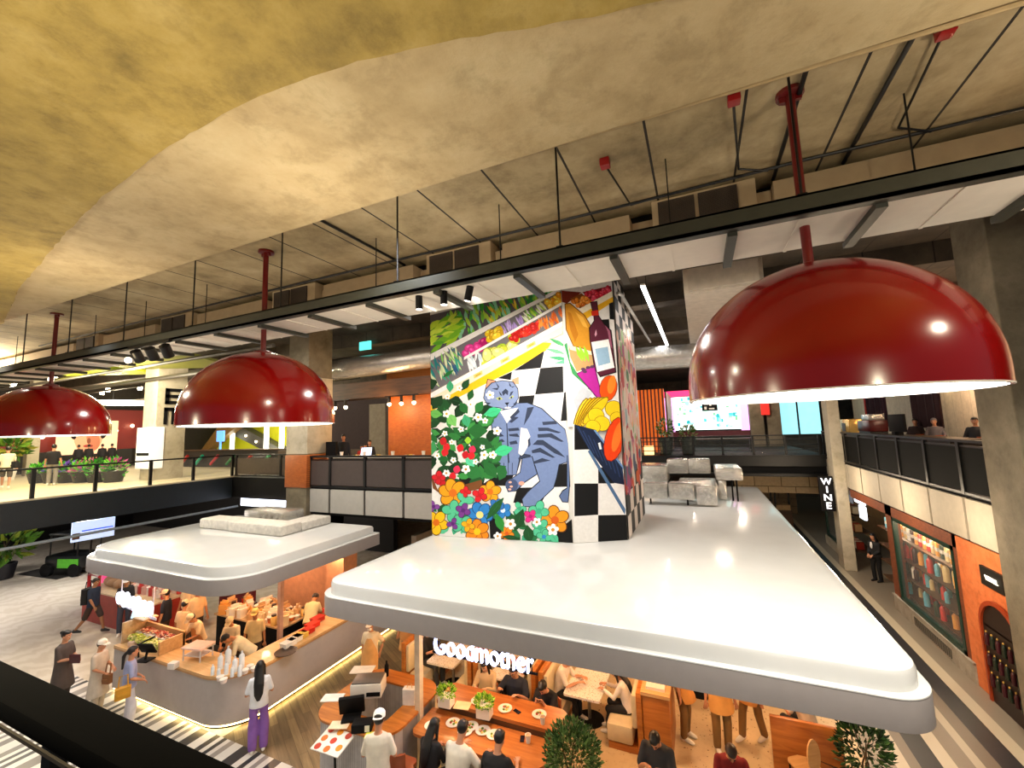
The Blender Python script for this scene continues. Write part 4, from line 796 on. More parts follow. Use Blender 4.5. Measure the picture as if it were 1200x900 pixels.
for i in range(64):
    x = random.uniform(-13.8, -11.1); y = random.uniform(8.58, 9.42); k = random.choice(('bag', 'tub', 'jar', 'bag'))
    c = random.choice(('e8d2a8', 'd89a4a', 'f0e6d4', 'c8a070') if k == 'bag' else ('e0b060', 'c86a2a', 'e8e0d0') if k == 'tub' else ('a8301f', 'd8862a', '4a3020', 'e8c070')) if k != 'x' else 0
    g = {'bag': 'paper food bags on the prep bench', 'tub': 'lidded tubs on the prep bench', 'jar': 'sauce jars on the prep bench'}[k]
    nm = {'e8d2a8': 'straw', 'd89a4a': 'orange', 'f0e6d4': 'white', 'c8a070': 'brown', 'e0b060': 'yellow', 'c86a2a': 'rust', 'e8e0d0': 'cream', 'a8301f': 'red', 'd8862a': 'amber', '4a3020': 'dark brown', 'e8c070': 'honey'}[c]
    put(k + c, {'bag': lambda: mk_bag(c), 'tub': lambda: mk_tub(c), 'jar': lambda: mk_jar(c)}[k], (x, y, .92), f"{nm} {'paper food bag' if k == 'bag' else 'lidded food tub' if k == 'tub' else 'sauce jar'} crowded on the kiosk prep bench", g + ' in ' + nm, random.uniform(0, 3), random.uniform(.9, 1.7))
# things on the counter top
CT = 1.1
def on(px, py, z=CT): return PZ(px, py, z)
for i, (px, py, sc) in enumerate(((258, 784, 1.0), (267, 778, 1.15), (265, 790, .8), (275, 787, .95), (283, 782, 1.05), (272, 793, .7), (249, 791, .65), (256, 794, .65), (281, 792, .8))):
    put('wb', lambda: mk_bottle('dfe6ee', 'c9ccd2', .34, .055), on(px, py), 'white dispenser bottle in the cluster on the rounded counter corner', 'white dispenser bottles', 0, sc)
for i, (px, py) in enumerate(((258, 797), (262, 800), (287, 789), (293, 784), (298, 786))): put('pouch', lambda: mk_tub('e8d8d0'), on(px, py), 'small pale tub in front of the white dispenser bottles', 'pale tubs on the counter corner', i, .8)
one('black_tray', MB().lathe([(.2, 0), (.24, .02), (.25, .035), (.235, .03), (.19, .012), (0, .012)], n=28, caps=False), mat('tray_dark', '3a2c26', .4), 'round dark brown tray on the counter behind the woman in purple trousers', 'tray', None, on(335, 765))
t = thing('bag_stand', 'low white rack topped with a pink paper tray on the counter', 'rack', on(232, 771), .2)
MB().box(-.28, .28, -.2, .2, .26, .3, .01).build('top_tray', mat('pinkpaper', 'e8c8bc', .6), t)
for x in (-.24, .24):
    for y in (-.16, .16): MB().cyl((x, y, 0), (x, y, .26), .015, n=8).build('leg', mat('rack_white', 'd0ccd0', .4), t)
MB().box(-.24, .24, -.16, .16, .1, .12).build('shelf', mat('rack_white', 'd0ccd0', .4), t)
t = thing('cash_terminal', 'black tilted payment screen on the counter beside the food display', 'terminal', on(170, 774), .3)
MB().box(-.16, .16, -.12, .12, 0, .03, .008).build('foot', K['blackm'], t); MB().cyl((0, 0, .03), (0, .05, .2), .025).build('stem', K['blackm'], t); b = MB().at((0, .03, .26), 0, .5); b.box(-.2, .2, -.015, .015, -.14, .14, .006); b.build('screen', K['blackm'], t)
b = MB().tube([(-.2, .02, .05), (-.22, .02, .34), (.1, .12, .48)], .018, 8); b.build('scanner_arm', K['blackm'], t)
one('tissue_box', MB().box(-.09, .09, -.07, .07, 0, .13, .01), mat('box_white', 'e2dcd8', .5), 'white tissue box beside the payment screen', 'box', None, on(203, 783), .3)
one('tissue_box', MB().box(-.08, .08, -.06, .06, 0, .11, .01), mat('box_pink', 'e0c0a8', .5), 'pinkish carton between display and payment screen', 'box', None, on(155, 757), .3)
# glass food display
t = thing('food_display', 'wooden framed glass display of salad and cured meat on the counter', 'food display', (-13.05, 6.4, 1.1))
MB().box(-.85, -.78, -.2, .35, 0, .5, .01).box(.8, .86, -.2, .35, 0, .3).box(-.85, .86, .3, .36, 0, .34).build('frame', K['woodl'], t); MB().box(-.85, .86, -.21, -.2, 0, .26).build('glass', K['glass'], t)
b = MB()
for i in range(260): b.c(random.choice(('d8dc6a', 'c0cc4a', 'e8e89a', 'a8bc3a', 'e8d88a'))).sph((random.uniform(-.72, .75), random.uniform(-.16, .05), random.uniform(.05, .2)), (.035, .03, .022), 6, 4)
tag(b.build('salad', K['gloss'], t), kind='stuff')
b = MB().box(-.75, .78, .06, .3, .0, .2)
for i in range(120): b.c(random.choice(('c8604a', 'a83a2a', 'e8a088', 'e8c8a0', 'd87a5a'))).sph((random.uniform(-.7, .72), random.uniform(.08, .28), random.uniform(.2, .26)), (.05, .03, .016), 6, 4)
tag(b.build('meat', K['gloss'], t), kind='stuff')
b = MB().at((-.8, .1, .5), .5, -.35); b.box(-.16, .16, -.02, .02, 0, .2, .01); b.build('price_board', emis('blue_board', 'bfe6f5', 1.3), t)
b = MB().at((-.8, .12, .5), 0, 0); b.box(-.05, .45, -.1, .24, .0, .04, .01); b.build('top_shelf', K['woodl'], t)
# glowing sign of the kiosk
t = thing('light_sign', 'glaring white light sign of the left kiosk above its food display', 'sign', PZ(160, 708, 1.9), math.atan2(-.1, 1)); 
for i, (x, w_) in enumerate(((-1.05, .3), (-.7, .36), (-.32, .26), (.0, .36), (.36, .28), (.7, .34))):
    MB().lathe([(w_ * .5, -.04), (w_ * .5, .04)], n=20).build('letter', K['ledw'], t) if 0 else MB().at((x, 0, 0), 0, PI / 2).lathe([(w_ * .52, -.05), (w_ * .52, .05)], n=18).build('letter', K['ledw'], t)
MB().box(-1.4, 1.0, .06, .08, -.26, -.2).build('rail', mat('rail_white', 'd8dcf0', .3), t)
for x in (-1.2, .8): MB().cyl((x, .07, -.2), (x, .07, .95), .015, n=8).build('hanger', mat('rail_white', 'd8dcf0', .3), t)
# red wares on the inner counter run
for i, (px, py, c, nm) in enumerate(((345, 752, 'e8e0d0', 'cream'), (352, 748, 'd8b04a', 'yellow'), (360, 742, 'c81f14', 'red'), (366, 735, 'd82a1a', 'red'), (372, 728, 'b81a14', 'red'), (386, 716, 'd0301f', 'red'), (394, 713, 'e85a2a', 'orange'), (402, 709, 'd82a1a', 'red'), (338, 757, 'e8e4dc', 'white'))):
    put('crate' + c, lambda: (lambda t: (MB().box(-.16, .16, -.11, .11, 0, .1, .01).build('tray', mat('crate_' + c, c, .4), t), MB().box(-.17, .17, -.12, .12, .1, .115).build('rim', mat('crate_' + c, c, .4), t), t)[2])(thing('food_tray', 'x', 'tray')), on(px, py), f'{nm} food tray along the inner edge of the kiosk counter wall', f'{nm} food trays on the counter wall', 1.57, 1.0)
# ================================================================ canopy loads
t = thing('wrapped_duct', 'white wrapped duct boxes lying on the smaller canopy', 'duct', (-13.4, 8.9, 3.37))
for x0, x1, y0, y1, h in ((-1.6, -.1, -.35, .3, .3), (-.06, 2.3, -.4, .3, .3), (1.5, 2.3, .3, 1.4, .26)): MB().box(x0, x1, y0, y1, 0, h, .06).build('duct_box', K['wrap'], t)
t = thing('roof_unit', 'bright steel air unit behind the wrapped ducts on the smaller canopy', 'air unit', (-13.0, 9.95, 3.37)); MB().box(-1.3, .6, -.4, .4, 0, .42, .04).build('case', K['chrome'], t)
for k in range(5): MB().tube([(-.5 + .28 * k, -.42, .05), (-.5 + .28 * k, -.46, .36), (-.42 + .28 * k, -.46, .4)], .03, 8).build('pipe', K['chrome'], t)
def fduct(label, loc, boxes, legs):
    t = thing('foil_duct', label, 'duct', loc)
    for x0, x1, y0, y1, z0, z1 in boxes: MB().box(x0, x1, y0, y1, z0, z1, .07).build('duct_section', K['chrome'], t)
    for x, y, h in legs: MB().cyl((x, y, 0), (x, y, h), .03, n=8).build('support', K['blackm'], t)
    return t
def pyb(x0, y0, x1, y1, Y, dep): a = PY(x0, y0, Y); c = PY(x1, y1, Y); return (a.x, c.x, Y, Y + dep, a.z, c.z)
def fd(label, boxes, legs): return fduct(label, (0, 17, 3.25), [(a, b_, c - 17, d - 17, e - 3.25, f - 3.25) for a, b_, c, d, e, f in boxes], [(x, y - 17, h) for x, y, h in legs])
fd('long silver foil duct lying nearest on the large canopy', [(-2.1, -1.25, 16.6, 17.25, 3.46, 4.04), (-1.23, -.34, 16.6, 17.25, 3.45, 4.05)], [(-1.9, 16.9, .24), (-.6, 16.8, .24)])
fd('broad silver foil duct block with a flat top behind the nearest duct', [(-.3, .38, 16.62, 17.4, 3.27, 3.97), (-.95, .45, 17.42, 19.3, 3.62, 3.95)], [(-.8, 18.9, .4), (.3, 18.9, .4)])
fd('boxy silver foil duct end beside the painted column', [pyb(748, 566, 781, 546, 18.3, 1.6)], [(-1.9, 18.8, .75), (-1.2, 18.8, .75)])
fd('straight silver foil duct run at the back of the duct group', [pyb(782, 555, 806, 538, 20.3, .7), pyb(807, 555, 832, 538, 20.3, .7)], [(-.9, 20.6, .6), (.2, 20.6, .6)])
fd('silver foil duct bent down at the right on thin black legs', [pyb(839, 563, 870, 549, 17.9, 2.0), pyb(843, 586, 851, 563, 17.95, .4)], [(1.1, 18.0, .8), (.95, 18.1, .8)])
# hanging ducts under the far ceiling
one('round_duct', MB().tube([(-14, 12.9, 8.9), (-11.5, 12.9, 8.95), (-9.6, 12.9, 9.0), (-7.4, 12.9, 9.05)], .42, 20), K['chrome'], 'silver spiral duct hanging over the left balcony', 'duct')
one('round_duct', MB().tube([(-3.5, 16.4, 8.75), (1.6, 16.4, 8.6)], .44, 20), K['chrome'], 'silver spiral duct hanging behind the largest lamp', 'duct')
t = thing('strip_light', 'long white strip light running away under the dark ceiling', 'strip light', (-1.1, 11.2, 9.85)); MB().box(-.06, .06, 0, 9.3, 0, .05).build('housing', K['white'], t); [MB().cyl((0, y, .05), (0, y, .65), .008, n=6).build('hanger', K['black'], t) for y in (1, 5, 8.5)]; MB().box(-.055, .055, .01, 9.29, -.02, -.001).build('tube', emis('strip_white', 'ffffff', 12), t)
one('pale_duct', MB().box(-.1, 1.5, 10.2, 17, 9.15, 9.75, .02).box(.0, 1.4, 10.1, 10.2, 9.2, 9.7), mat('pale_duct', 'c0b6a8', .6), 'pale boxed duct running away beside the largest lamp', 'duct')
# three black spotlights on the raft rail over the painting and the far trio
for i, (px, py, ti) in enumerate(((491, 345, 0), (520, 339, 0), (551, 334, .25))):
    p = PY(px, py, 4.8); t = thing('spotlight', ('left', 'middle', 'right')[i] + ' black spotlight of the three on the rail before the painting', 'spotlight', p, 0, 'black spotlights before the painting')
    MB().box(-.09, .09, -.03, .03, .0, .05).build('adapter', K['blackm'], t); b = MB().at((0, 0, -.02), 0, 0, ti); b.cyl((0, 0, 0), (0, 0, -.2), .05); b.build('can', K['blackm'], t); b = MB().at((0, 0, -.02), 0, 0, ti); b.lathe([(.044, -.202), (.02, -.199)], n=14); b.build('lens', emis('lens', 'fff8ea', 6), t)
# ================================================================ right kiosk
t = thing('order_counter', 'hollow oval order counter with wooden top and white ribbed sides', 'counter', (-6.05, 6.85, 0))
def ringp(x0, x1, y0, y1, r, w_, z0, z1):
    b = MB(); O = rrect(x0, x1, y0, y1, r, 8); I = rrect(x0 + w_, x1 - w_, y0 + w_, y1 - w_, max(.03, r - w_), 8); n = len(O)
    for (lo, hi) in (((O, z0), (O, z1)),): pass
    o0 = [b.v((x, y, z0)) for x, y in O]; o1 = [b.v((x, y, z1)) for x, y in O]; i0 = [b.v((x, y, z0)) for x, y in I]; i1 = [b.v((x, y, z1)) for x, y in I]
    for k in range(n):
        j = (k + 1) % n; b.f((o0[k], o0[j], o1[j], o1[k])); b.f((i0[j], i0[k], i1[k], i1[j])); b.f((o1[k], o1[j], i1[j], i1[k])); b.f((i0[k], i0[j], o0[j], o0[k]))
    return b
RB = ([.45, .45, .12, .12])
ringp(-.9, .9, -.85, .85, RB[0], .32, 0, 1.06).build('body', brickmat('ribbed_white', 'b8b4b4', 'c4c0c0', '908c8c', 1, .5, .05, 8, .004, axes='xz', offset=0), t); ringp(-.93, .93, -.88, .88, .47, .38, 1.061, 1.1).build('worktop', K['woodo'], t); ringp(-.915, .915, -.865, .865, .46, .02, .0, .03).build('led_strip', K['led'], t)
struct('post_right', MB().box(-5.2, -5.09, 6.82, 6.93, 0, 2.62), mat('post_cream', 'd8c8b0', .5), cat='post')
t = thing('menu_board', 'tilted white menu board with pictures of dishes at the order counter', 'menu board', PZ(392, 868, 1.0), .03); b = MB().at((0, 0, 0), 0, .22); b.box(-.3, .3, -.24, .24, 0, .02, .004); b.build('board', K['white'], t)
b = MB().at((0, 0, 0), 0, .22)
for i, (x, y) in enumerate(((-.2, .14), (-.2, -.02), (-.2, -.17), (0, .14), (0, -.02), (0, -.17), (.2, .12), (.2, -.1))): b.c(('c8402a', 'd8702a', 'b83a24', 'e0902a')[i % 4]).poly([(x + .06 * math.cos(k), y + .06 * math.sin(k), .0215) for k in [2 * PI * j / 10 for j in range(10)]])
b.keep = True; b.build('picture', K['paint'], t); MB().cyl((0, 0, 0), (0, .05, -1.02), .02).build('stand', K['blackm'], t)
t = thing('receipt_printer', 'white printer with a dark lid inside the order counter', 'printer', PZ(432, 812, 1.1), .45); MB().box(-.3, .3, -.2, .2, 0, .26, .02).build('case', K['white'], t); MB().box(-.28, .28, -.18, .18, .26, .285, .006).build('lid', mat('printer_lid', '6a6460', .4), t); MB().box(.02, .28, -.215, -.2, .05, .12).build('slot', K['blackm'], t)
t = thing('pos_screen', 'black cash register screen at the front of the order counter', 'cash register', PZ(412, 842, 1.1), .6); MB().box(-.16, .16, -.14, .14, 0, .05, .01).build('base', K['blackm'], t); b = MB().at((0, .03, .22), 0, .35); b.box(-.22, .22, -.03, .03, -.17, .17, .01); b.build('screen', K['blackm'], t)
t = thing('card_reader', 'low black card reader box with a white slip next to the register', 'card reader', PZ(425, 855, 1.1), .5); MB().box(-.17, .17, -.1, .1, 0, .14, .01).build('box', K['blackm'], t); MB().box(.06, .14, -.105, -.1, .02, .12).build('slip', K['white'], t)
for i, (px, py, w_, c, l) in enumerate(((390, 818, .2, 'f0ece6', 'open white paper menu lying on the left end of the order counter'), (425, 785, .24, 'ece6dc', 'white tray of slips at the back of the order counter'), (398, 850, .17, 'f0d8b8', 'printed menu sheet lying beside the cash register'), (437, 862, .13, 'd8e04a', 'yellow green leaflet at the counter edge'), (426, 797, .16, 'f2f0ec', 'white sheet beside the printer'))):
    one('menu_sheet', MB().box(-w_, w_, -w_ * .6, w_ * .6, 0, .012), mat('sheet_' + c, c, .6), l, 'menu sheet', None, PZ(px, py, 1.1), .4)
one('bottle_black', MB().lathe([(.045, 0), (.045, .2), (.02, .25), (.02, .3)], n=14), K['blackm'], 'tall black bottle at the back of the order counter', 'bottle', None, PZ(453, 792, 1.1))
t = thing('paper_bag', 'white paper carrier bag standing on the order counter by the post', 'bag', PZ(480, 824, 1.1), .3); MB().prism(rrect(-.12, .12, -.07, .07, .01, 1), 0, .27).build('bag', mat('bag_white', 'e0dcd8', .6), t); MB().tube([(-.05, 0, .27), (-.03, 0, .35), (.03, 0, .35), (.05, 0, .27)], .008, 6).build('handle', K['woodl'], t)
# communal table in two levels
t = thing('communal_table', 'long two-level wooden communal table in the right kiosk', 'table', (-3.8, 7.1, 0))
def slab(x0, x1, y0, y1, z0, z1, r): return MB().prism(rrect(x0, x1, y0, y1, r, 8), z0, z1)
slab(-1.28, 1.2, -.6, .12, .9, .95, [.15, .3, .02, .05]).build('lower_top', K['woodt'], t); slab(-1.2, 1.3, .12, .72, 1.04, 1.1, [.02, .02, .25, .1]).build('upper_top', K['woodt'], t)
MB().box(-1.15, 1.2, .12, .16, .95, 1.04).build('riser', K['woodd'], t); MB().box(-1.0, 1.1, -.05, .35, 0, .9).build('plinth', mat('table_plinth', 'b0aca8', .6), t)
for i, (px, py) in enumerate(((523, 826), (568, 839))):
    t = thing('planter', ('left' if i == 0 else 'right') + ' white box planter of bright green leaves on the communal table', 'planter', PZ(px, py, 1.1), .1, 'white table planters')
    MB().prism(rrect(-.13, .13, -.1, .1, .01, 1), 0, .17).build('box', K['white'], t); b = MB(); b.keep = True; leafball(b, (0, 0, .24), (.17, .14, .12), 330, .06, ('8ac42f', 'aede42', '62a628', 'c6e868')); tag(b.build('foliage', attrmat('leaf', .45, var=.3), t, smooth=False), kind='stuff')
wh = ['by the woman in black', 'left of the man in white', 'beside the man in white', 'under the man in white', 'in front of the man in the black tee', 'right of the man in the black tee']
for i, (px, py) in enumerate(((506, 851), (531, 848), (545, 858), (552, 852), (566, 857), (579, 862))): put('plate', mk_plate, PZ(px, py, .95), 'white plate on the lower table level ' + wh[i], 'plates on the communal table', i, 1.1)
for i, (px, py) in enumerate(((592, 831), (632, 838), (560, 822))): put('plate', mk_plate, PZ(px, py, 1.1), 'white plate of food on the upper table level before the ' + ('man in navy', 'man in the black shirt', 'woman in beige')[i], 'plates on the communal table', i, 1.1)
for i, (px, py) in enumerate(((619, 870), (636, 848))): put('cup', mk_cup, PZ(px, py, .95 if i == 0 else 1.1), 'white cup ' + ('at the right end of the lower table level' if i == 0 else 'on the upper table level near the bush'), 'cups on the communal table', 0, 1.2)
put('phone', mk_phone, PZ(606, 834, 1.1), 'black phone lying on the upper table level', None, 1.2); put('phone', mk_phone, PZ(612, 866, .95), 'black phone lying on the lower table level', None, .3)
one('menu_sheet', MB().box(-.15, .15, -.11, .11, 0, .01), mat('sheet_tan', 'e8d2a8', .6), 'tan menu sheet between the two table planters', 'menu sheet', None, PZ(542, 827, 1.1), .2)
# bar stools
def mk_stool():
    t = thing('bar_stool', 'x', 'stool'); s = .66
    for x in (-.17, .17):
        for y in (-.17, .17): MB().cyl((x * 1.15, y * 1.15, 0), (x * .9, y * .9, s), .014, n=8).build('leg', K['blackm'], t)
    MB().prism(rrect(-.2, .2, -.2, .2, .08, 5), s, s + .06).build('seat', K['tan'], t)
    b = MB()
    P_ = [(.21 * math.sin(a), -.04 - .2 * math.cos(a)) for a in [-1.1 + 2.2 * k / 10 for k in range(11)]]
    lo = [b.v((x, y, s + .06)) for x, y in P_]; hi = [b.v((x * 1.05, y * 1.08, s + .36)) for x, y in P_]; lo2 = [b.v((x * .86, y * .86, s + .06)) for x, y in P_]; hi2 = [b.v((x * .92, y * .95, s + .36)) for x, y in P_]
    for k in range(10): b.f((lo[k], lo[k + 1], hi[k + 1], hi[k])); b.f((lo2[k + 1], lo2[k], hi2[k], hi2[k + 1])); b.f((hi[k], hi[k + 1], hi2[k + 1], hi2[k]))
    for k in (0, 10): b.f((lo[k], hi[k], hi2[k], lo2[k]))
    b.build('backrest', K['tan'], t); MB().box(-.17, .17, .15, .17, .22, .24).build('foot_rest', K['blackm'], t); return t
for i, (x, y, r, l) in enumerate(((-4.95, 6.12, 0, 'empty tan leather bar stool by the corner of the communal table'), (-4.35, 6.0, 0, 'tan bar stool under the long-haired woman in black'), (-3.85, 5.98, 0, 'tan bar stool under the man in the white tee'), (-3.2, 6.02, 0, 'tan bar stool under the man in the black tee'), (-4.45, 8.3, PI, 'tan bar stool under the woman in the beige jacket'), (-3.75, 8.3, PI, 'tan bar stool under the man in the navy polo'), (-3.05, 8.28, PI, 'tan bar stool under the man in black beside the bush'), (-1.0, 7.35, PI, 'tan bar stool under the man in the charcoal tee'), (.02, 7.6, PI, 'tan bar stool under the man in the red shirt'))): put('stool', mk_stool, (x, y, 0), l, 'tan bar stools', r, 1.0 if y < 6.2 else .86)
# booths
def booth_table(x, y, l):
    def mk():
        t = thing('booth_table', 'x', 'table'); MB().prism(rrect(-.38, .38, -.6, .6, .05, 4), .72, .76).build('tabletop', speck, t); MB().cyl((0, 0, .02), (0, 0, .72), .035).build('pedestal', mat('pedestal_steel', 'a8a29a', .3, .8), t); MB().lathe([(.3, 0), (.3, .015), (.05, .03)], n=24).build('foot_plate', K['blackm'], t); return t
    return put('bt', mk, (x, y, 0), l, 'speckled booth tables')
m_, nt, bs = nodes('speckled_top'); vo = nt.nodes.new('ShaderNodeTexVoronoi'); vo.inputs['Scale'].default_value = 26; nt.links.new(objco(nt), vo.inputs['Vector']); o_ = ramp(nt, vo.outputs['Distance'], [(0, '9a6a48'), (.2, 'c8a890'), (.26, 'ece6de')], 'CONSTANT'); nt.links.new(o_, bs.inputs['Base Color']); bs.inputs['Roughness'].default_value = .3; speck = m_
for x, l in ((-6.0, 'speckled white booth table at the left of the row'), (-4.35, 'speckled white booth table in the middle behind the glowing sign'), (-2.6, 'speckled white booth table at the right with a pedestal in view')): booth_table(x, 9.4, l)
def bench(x, side, l, w_=.42):
    t = thing('booth_bench', l, 'bench', (x, 9.4, 0), 0 if side > 0 else PI)
    MB().box(0, w_, -.65, .65, .12, .45, .05).build('seat', K['cushion'], t); MB().box(w_, w_ + .1, -.65, .65, .45, 1.05, .03).build('back_cushion', K['cushion'], t); MB().box(w_ + .1, w_ + .2, -.68, .68, 0, 1.12, .008).build('back_panel', K['woodo'], t); MB().box(.03, w_ + .1, -.64, .64, 0, .12).build('plinth', K['woodo'], t)
bench(-6.42, -1, 'cream booth bench at the far left of the row with its back to the walkway'); bench(-5.6, 1, 'cream booth bench facing left between the first two booth tables', .3); bench(-4.75, -1, 'cream booth bench facing right beside the middle table', .1); bench(-3.97, 1, 'cream booth bench facing left behind the man in navy', .22); bench(-3.0, -1, 'cream booth bench facing right beside the bush', .28); bench(-2.1, 1, 'cream booth bench under the woman in white', .5)
t = thing('wooden_stand', 'wooden stand with leaflets on a shelf behind the last booth', 'stand', (-1.15, 9.25, 0)); MB().box(-.24, .25, -.5, .6, 0, 1.1, .008).build('body', K['woodo'], t); MB().box(-.26, .27, -.52, .62, 1.1, 1.16).build('top', K['woodl'], t)
one('menu_sheet', MB().box(-.17, .17, -.25, .25, 0, .05), K['white'], 'white leaflet stack on the wooden stand', 'leaflets', None, (-1.15, 9.1, 1.16))
# carved wood panel, chair, plants
t = thing('wood_screen', 'low screen of striped orange wood with a dark outline at the right of the kiosk', 'screen', (1.25, 9.15, 0)); MB().box(-.5, .55, -.04, .04, 0, 1.0, .01).build('panel', wood('screen_wood', '8a4a1a', 'c07a34', .4, 1.0, 1, 9), t)
MB().tube([(-.0, -.05, .02), (-.05, -.05, .4), (.1, -.05, .47), (.42, -.05, .4), (.46, -.05, .02)], .018, 8).build('carving', K['woodd'], t)
t = thing('shell_chair', 'small wooden chair with a leaf-shaped back near the potted tree', 'chair', (1.3, 8.75, 0), .6); b = MB(); b.prism(ell(0, 0, .12, .26, 0, 18), -.012, .012); b.bm.transform(Matrix.Translation((0, 0, .72)) @ Euler((PI / 2, 0, 0)).to_matrix().to_4x4()); b.build('backrest', K['woodl'], t); MB().prism(rrect(-.2, .2, .0, .4, .1, 5), .43, .46).build('seat', K['woodl'], t)
for x in (-.16, .16):
    for y in (.04, .36): MB().cyl((x, y, 0), (x * .9, y, .43), .015, n=8).build('leg', K['blackm'], t)
MB().cyl((0, 0, .44), (0, 0, .5), .02).build('neck', K['woodl'], t)
tree('dense bushy tree in the middle of the right kiosk before the communal table end', (-2.15, 6.68, 0), 1.72, (.22, .4), (.42, .42, .52), 2300, .075, ('4f7038', '66884a', '3a5a2c', '7a9a54', '2f4a24'))
tree('potted tree in a white pot under the right corner of the large canopy', (1.95, 8.7, 0), 1.55, (.24, .5), (.36, .36, .5), 600, .1, ('1f3f1c', '2a4f24', '3a5f2c', '18301a'))
# glowing letters under the fascia
t = thing('letter_sign', 'glowing white letters hanging half hidden under the front fascia of the large canopy', 'sign', (-4.72, 6.75, 2.22))
cu = bpy.data.curves.new('letters', 'FONT'); cu.body = 'Goodmother'; cu.size = .46; cu.extrude = .03; cu.offset = -.004; cu.space_character = 1.0
to = bpy.data.objects.new('letters', cu); C.objects.link(to); dg = bpy.context.evaluated_depsgraph_get(); me = bpy.data.meshes.new_from_object(to.evaluated_get(dg)); bpy.data.objects.remove(to)
wd = max(v.co.x for v in me.vertices); me.transform(Matrix.Diagonal((1.95 / wd, 1.05, 1, 1))); me.transform(Euler((PI / 2, 0, 0)).to_matrix().to_4x4()); link('letters', me, K['ledb'], t)
MB().box(-.05, 2.0, .03, .06, -.03, .0).build('rail', K['blackm'], t)
for x in (.1, 1.0, 1.9): MB().cyl((x, .045, 0), (x, .045, .42), .01, n=6).build('hanger', K['blackm'], t)
# ================================================================ people around the kiosks
BLK, TAN_, WHT = '16161a', 'd8a868', 'e6e2da'
def bag(label, name, loc, rz, col, w_, d, h, strap=None, cat='bag'):
    t = thing(name, label, cat, loc, rz); b = MB(); b.prism(rrect(-w_, w_, -d, d, min(w_, d) * .6, 5), -h, h); b.build('body', cloth(col), t)
    MB().tube([(-w_ * .6, 0, h), (-w_ * .5, .02, h + .22), (w_ * .5, .02, h + .22), (w_ * .6, 0, h)], .014, 6).build('strap', cloth(strap or col), t)
    MB().box(-w_ * .7, w_ * .7, -d - .02, -d, -h * .5, h * .1, .006).build('pocket', cloth(strap or col), t)
    return t
# the queue at the left kiosk
person('long-haired woman in white tee and purple trousers standing by the counter corner', (-8.5, 6.12, 0), (-.75, .65), 1.62, top=('tee', 'dfe2ea'), bottom=('wide', '8a5fb4'), hair=('long', '0c0a0a'), hl=(-.14, .24, 1.08), hr=(.14, .24, 1.08), hp=.25, wide=.95)
one('phone', MB().box(-.04, .04, -.08, .08, 0, .01, .003), K['blackm'], 'dark phone in the hands of the woman in purple trousers', 'phone', None, (person.L + person.R) / 2 + V((0, 0, .03)))
person('woman in pale blue top and white trousers looking over the counter', (-11.87, 5.5, 0), (.35, .9), 1.62, top=('tee', '9aa4d0'), bottom=('wide', 'd6d2dc'), hair=('tail', '171012'), hl=(-.15, .2, 1.0), hr=(.14, .22, 1.0), hp=.1, wide=.95)
bag('mustard yellow shoulder bag of the woman in the pale blue top', 'shoulder_bag', person.M @ V((.27, -.12, .92)), 1.2, 'c8922a', .13, .07, .11)
person('woman in white sun cap and beige dress at the counter', (-13.2, 5.5, 0), (.9, .5), 1.55, top=('dress', 'c8bcae'), bottom=('trousers', 'c8bcae'), hair=('short', '2a1a12'), cap=('front', 'e8e4da'), hl=(-.1, .26, 1.05), hr=(.12, .25, 1.0), hp=.2)
bag('small brown handbag held by the woman in the white cap', 'handbag', person.M @ V((.1, .3, .86)), .3, '8a5a34', .1, .05, .1)
person('dark-haired woman in a dark patterned dress with crossed arms', (-14.35, 5.3, 0), (.9, .45), 1.66, top=('dress', '4a403c'), bottom=('trousers', '3a3230'), hair=('bun', '120c0c'), hl=(-.05, .28, 1.12), hr=(.02, .26, 1.1), hp=.15, shoes='1a1a1a')
one('folder', MB().box(-.13, .13, -.01, .01, -.1, .1, .004), mat('folder_maroon', '4a1a20', .5), 'maroon folder held by the woman in the dark dress', 'folder', None, person.M @ V((.08, .34, 1.02)), .4)
person('man in navy tee walking away with a black rucksack', (-18.6, 7.5, 0), (.9, .45), 1.7, top=('tee', '1f2c44'), bottom=('shorts', '3a2c28'), hair=('short', '2a221c'), fl=(-.1, .3, .08), fr=(.1, -.42, .2), hl=(-.25, -.1, .9), hr=(.25, .25, .95), skin='a87858', shoes='2a2a2c')
bag('black rucksack on the back of the man in navy', 'rucksack', person.back + V((0, -.05, .0)), math.atan2(-.9, .45), '101014', .16, .1, .24)
person('person in black tee and white cap standing at the red stall', (-17.6, 7.9, 0), (.8, -.5), 1.7, top=('tee', '14151d'), bottom=('trousers', '3c4356'), hair=('short', '120d0b'), cap=('front', 'e8e8ec'), hl=(-.08, .25, 1.05), hr=(.1, .25, 1.05), skin='b88868')
bag('black rucksack of the person at the red stall', 'rucksack', person.back, math.atan2(-.8, -.5), '0c0c10', .15, .1, .22)
